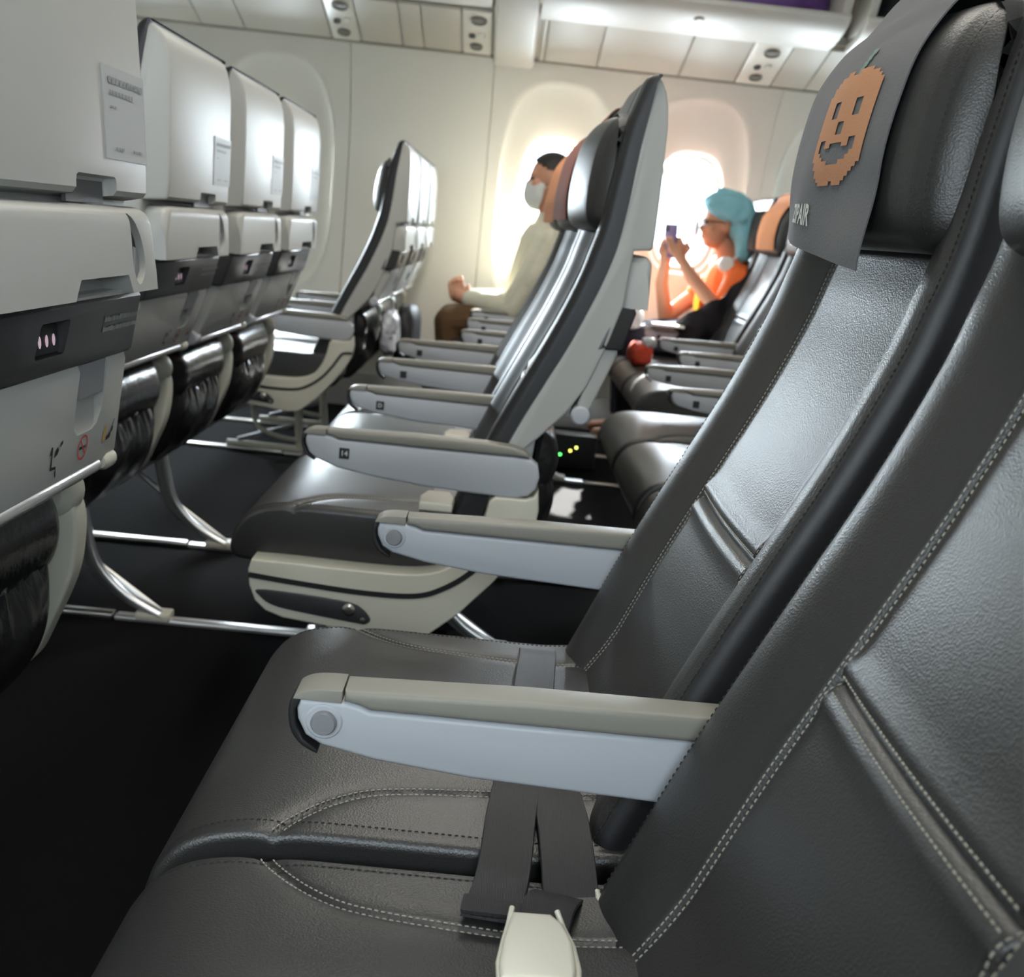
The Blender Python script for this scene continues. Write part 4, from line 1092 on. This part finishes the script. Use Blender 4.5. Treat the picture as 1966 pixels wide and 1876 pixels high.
obj('hair', shell_of(c1+Vector((.016, 0, .032)), (.106, .086, .104), lambda p: p.z > .18+.55*max(0, -p.x-.1) or (p.x > .25 and p.z > -.45), .0, 'hair', .01), mat('dark hair', (.015, .012, .011), .6), man)
obj('face_mask', shell_of(c1+Vector((-.032, 0, -.052)), (.078, .074, .080), lambda p: p.x < .12 and -.93 < p.z < .62+.15*p.x, .12, 'face_mask', .003), mat('mask cloth', (.62, .63, .60), .8), man)
obj('mask_loop', tube('mask_loop', [c1+Vector((-.028, -.075, -.035)), c1+Vector((.005, -.086, -.02)), c1+Vector((.026, -.084, .008))], .002, 6), mat('mask cloth', (.62, .63, .60), .8), man)
obj('eyes', multi('eyes', [([p-O1 for p in vv], ff) for vv, ff in eye_parts(hc1, .08)]), BLACK, man)
# passenger in orange
O2 = Vector((1.02, 5.07, .44))
def sh2(parts): return [([p-O2 for p in v], f) for v, f in parts]
hc2 = (.952, 5.03, 1.052)
P = head_parts(hc2, -.05, .93) + chain([(1.035, 5.065, .845), (.985, 5.04, .965)], [.050, .046])
P += chain([(1.00, 5.07, .53), (1.03, 5.07, .68), (1.045, 5.07, .80)], [.12, .108, .105])
P += chain([(1.05, 4.92, .825), (1.05, 5.22, .825)], [.05, .05])
for s in (-1, 1):
    P += chain([(.98, 5.07+s*.085, .52), (.60, 5.07+s*.10, .49), (.62, 5.07+s*.10, .09)], [.078, .055, .042])
    P += chain([(.62, 5.07+s*.10, .05), (.50, 5.07+s*.105, .04)], [.038, .03])
P += chain([(1.045, 4.905, .815), (.985, 4.86, .655), (.845, 4.945, .80), (.80, 4.985, .865)], [.046, .038, .031, .025])
P += chain([(1.03, 5.235, .815), (.79, 5.235, .60), (.735, 5.14, .76), (.732, 5.09, .845)], [.046, .038, .032, .025])
P += hand_parts((.795, 4.99, .87), (.768, 5.005, .915), (-.35, .1, .9), (-.2, 1, 0), (-1, 0, -.2), 1)
P += hand_parts((.732, 5.085, .85), (.728, 5.066, .905), (.1, -.1, .95), (.3, -1, 0), (-1, 0, 0), 1)
woman = obj('person', remesh('person', sh2(P), .0055, 5), SKIN2, None, loc=O2, label='passenger in orange shirt and teal head towel holding up a phone', cat='person')
P = chain([(.99, 5.07, .52), (1.025, 5.07, .66), (1.045, 5.07, .80)], [.138, .126, .122]) + chain([(1.05, 4.93, .825), (1.05, 5.21, .825)], [.064, .064])
P += chain([(1.045, 4.905, .815), (1.01, 4.875, .735)], [.064, .062]) + chain([(1.03, 5.235, .815), (.93, 5.245, .715)], [.064, .062])
obj('shirt', remesh('shirt', sh2(P), .008, 4), ORANGE, woman)
N = 26
obj('shirt_print', blob('shirt_print', (0, 0, 0), (.012, .065, .060), mat('yellow print', (1., .55, .02), .8), 3, .10, sq=2.2).data, mat('yellow print', (1., .55, .02), .8), woman, loc=Vector((.893, 5.01, .70))-O2)
bpy.data.objects.remove([o for o in bpy.data.objects if o.name.startswith('shirt_print') and o.parent is None][0])
P = []
for s in (-1, 1): P += chain([(.98, 5.07+s*.085, .525), (.78, 5.07+s*.095, .515), (.60, 5.07+s*.10, .50), (.62, 5.07+s*.10, .14)], [.090, .080, .064, .052])
obj('trousers', remesh('trousers', sh2(P), .008, 3), mat('dark trousers', (.02, .018, .03), .9), woman)
c2 = Vector(hc2)-O2
TOWEL = mat('teal towel', (.22, .48, .56), .9, bump=('noise', 26, .8, .02))
tw = []
def SP(c, rx, ry, rz): return sphere_pts(c, rx, ry, rz, 22, 14)
tw += [SP(c2+Vector((.030, 0, .062)), .104, .094, .080), SP(c2+Vector((-.035, 0, .088)), .052, .066, .034), SP(c2+Vector((.085, -.005, .030)), .070, .088, .105)]
tw += chain([c2+Vector((.095, -.035, .04)), c2+Vector((.115, -.060, -.05)), c2+Vector((.108, -.075, -.125))], [.062, .056, .036])
tw += chain([c2+Vector((-.065, -.052, .072)), c2+Vector((.0, -.085, .052)), c2+Vector((.08, -.090, .02))], [.018, .020, .022])
tw += chain([c2+Vector((-.070, .0, .098)), c2+Vector((-.01, .0, .135)), c2+Vector((.07, .0, .12))], [.020, .028, .030])
obj('head_towel', remesh('head_towel', tw, .006, 3), TOWEL, woman, label='teal towel wrapped round the head')
gl = []
for s in (-1, 1):
    gl.append(tube_data([c2+Vector((-.083+.004*abs(math.cos(a)), s*.030+.021*math.cos(a), .002+.016*math.sin(a))) for a in [2*PI*k/16 for k in range(17)]], .0022, 6))
    gl.append(tube_data([c2+Vector((-.078, s*.052, .006)), c2+Vector((-.03, s*.070, .008)), c2+Vector((.012, s*.076, .004))], .0022, 6))
obj('glasses', multi('glasses', gl), BLACK, woman)
obj('eyes', multi('eyes', [([p-O2 for p in vv], ff) for vv, ff in eye_parts(hc2, -.05, .93)]), BLACK, woman)
obj('mask_cloth', blob('mask_cloth', (0, 0, 0), (.010, .030, .036), PALE, 5, .05, sq=2.4).data, mat('mask white', (.82, .82, .80), .8), woman, loc=c2+Vector((-.105, .01, -.030)))
bpy.data.objects.remove([o for o in bpy.data.objects if o.name.startswith('mask_cloth') and o.parent is None][0])
hp = empty('headphones', (1.0, 5.03, .90), 0, 'white headphones hanging round the neck of the passenger in orange', 'headphones')
obj('band', tube('band', crom([(-.01, -.092, -.02), (.045, -.075, .02), (.070, 0, .035), (.045, .075, .02), (-.01, .092, -.02)], 6), .009, 10), mat('pink-white plastic', (.75, .62, .62), .35), hp)
for s in (-1, 1):
    obj('ear_cup', lathe('ear_cup', [(.001, -.018), (.026, -.018), (.036, -.010), (.038, .004), (.034, .014), (.001, .015)], 'y', 26), mat('ear cup white', (.85, .84, .82), .3), hp, loc=(-.015, s*.100, -.025), rot=(.25*s, .2, 0))
ph = empty('phone', (.735, 5.03, .955), 0, 'phone held up in both hands by the passenger in orange', 'phone')
ph.rotation_euler = (0, -.10, .70)
obj('body', box('body', -.0045, .0045, -.037, .037, -.075, .075, .004, 3), mat('phone violet', (.16, .10, .22), .3), ph)
obj('screen', box('screen', .0045, .0050, -.034, .034, -.070, .070), mat('phone screen', (.02, .02, .03), .1, emit=((.55, .35, .6), .5)), ph)
obj('camera_bump', box('camera_bump', -.0065, -.0045, .008, .032, .040, .068, .001), BLACK, ph)
# blanket, paper, bags round the passenger in orange
V = []; F = []; nu, nv = 30, 16
for j in range(nv+1):
    for i in range(nu+1):
        u, t = i/nu, j/nv
        x = 1.10-.32*u; top = .915-.345*u-.02*math.sin(u*5)
        y = 4.80+.05*math.sin(u*7)*.4-.03*math.sin(PI*t); z = top-(top-.50+.06*u*0)*t*.95+.006*math.sin(u*24+t*6)
        V.append((x-1.0+.012*math.sin(t*9+u*4), y-4.80+.012*math.sin(u*20+t*4), max(.46, z)-.50))
for j in range(nv):
    for i in range(nu): F.append((j*(nu+1)+i, j*(nu+1)+i+1, (j+1)*(nu+1)+i+1, (j+1)*(nu+1)+i))
obj('blanket', fin(evald(mk('blanket', V, F), lambda o: setattr(o.modifiers.new('s', 'SOLIDIFY'), 'thickness', .012))), mat('black fleece', (.008, .007, .010), .9, bump=('noise', 40, .5, .01)), loc=(1.0, 4.80, .50), label='black blanket draped beside the passenger in orange', cat='blanket')
V = [(-.075, -.05, 0), (.07, -.06, .002), (.08, .05, .004), (-.07, .055, .001)]
obj('paper_pad', frombm('paper_pad', prism_bm([(p[0], p[1]) for p in V], 0, .012, .003, 2, axis='z')), mat('paper white', (.86, .86, .82), .7), loc=(.735, 4.80, .5835), label='white pad lying on the armrest beside the orange shirt', cat='paper')
rb = blob('pouch', (.600, 4.56, .475), (.050, .085, .052), mat('red cloth', (.70, .07, .03), .7, bump=('noise', 30, .5, .01)), 8, .15, 'red and orange pouch on the cushion before the passenger in orange', 'pouch')
obj('pouch_flap', blob('pouch_flap', (0, 0, 0), (.03, .05, .022), PALE, 9, .12).data, mat('pouch white', (.80, .74, .66), .7), rb, loc=(.03, -.02, .050))
bpy.data.objects.remove([o for o in bpy.data.objects if o.name.startswith('pouch_flap') and o.parent is None][0])
blob('plastic_bag', (.585, 4.93, .60), (.050, .06, .055), mat('white bag', (.85, .84, .82), .35, bump=('noise', 24, .8, .02)), 12, .2, 'crumpled white bag at the knees of the passenger in orange', 'bag')
# bags in the pockets of the distant seats ahead
blob('plastic_bag', (XS-.776+.185, STB[0]+.05, .50), (.034, .11, .085), mat('clear bag', (.55, .56, .62), .12, bump=('noise', 22, 1., .03)), 21, .18, 'crinkled silvery bag in the pocket of the distant aisle seat', 'bag')
blob('shoulder_bag', (XS-.776+.21, STB[1]+.02, .44), (.050, .15, .14), mat('black bag', (.012, .011, .013), .6), 22, .12, 'black bag hanging from the distant middle seat back', 'bag')
eb = empty('equipment_box', (.335, 4.30, .0), 0, 'dark box with green lights on the floor below the far seats', 'equipment')
obj('casing', box('casing', -.10, .10, -.05, .05, .012, .15, .008), BLACK, eb)
for k, (x, z, c) in enumerate(((-.045, .066, (.1, 1, .15)), (-.005, .085, (.8, .7, .1)), (.018, .10, (.7, .8, .15)))):
    obj('indicator_light', lathe('indicator_light', [(.001, -.0535), (.005, -.053), (.006, -.049)], 'y', 12, (x, 0, z)), mat('indicator %d' % k, c, .3, emit=(c, 4.)), eb)
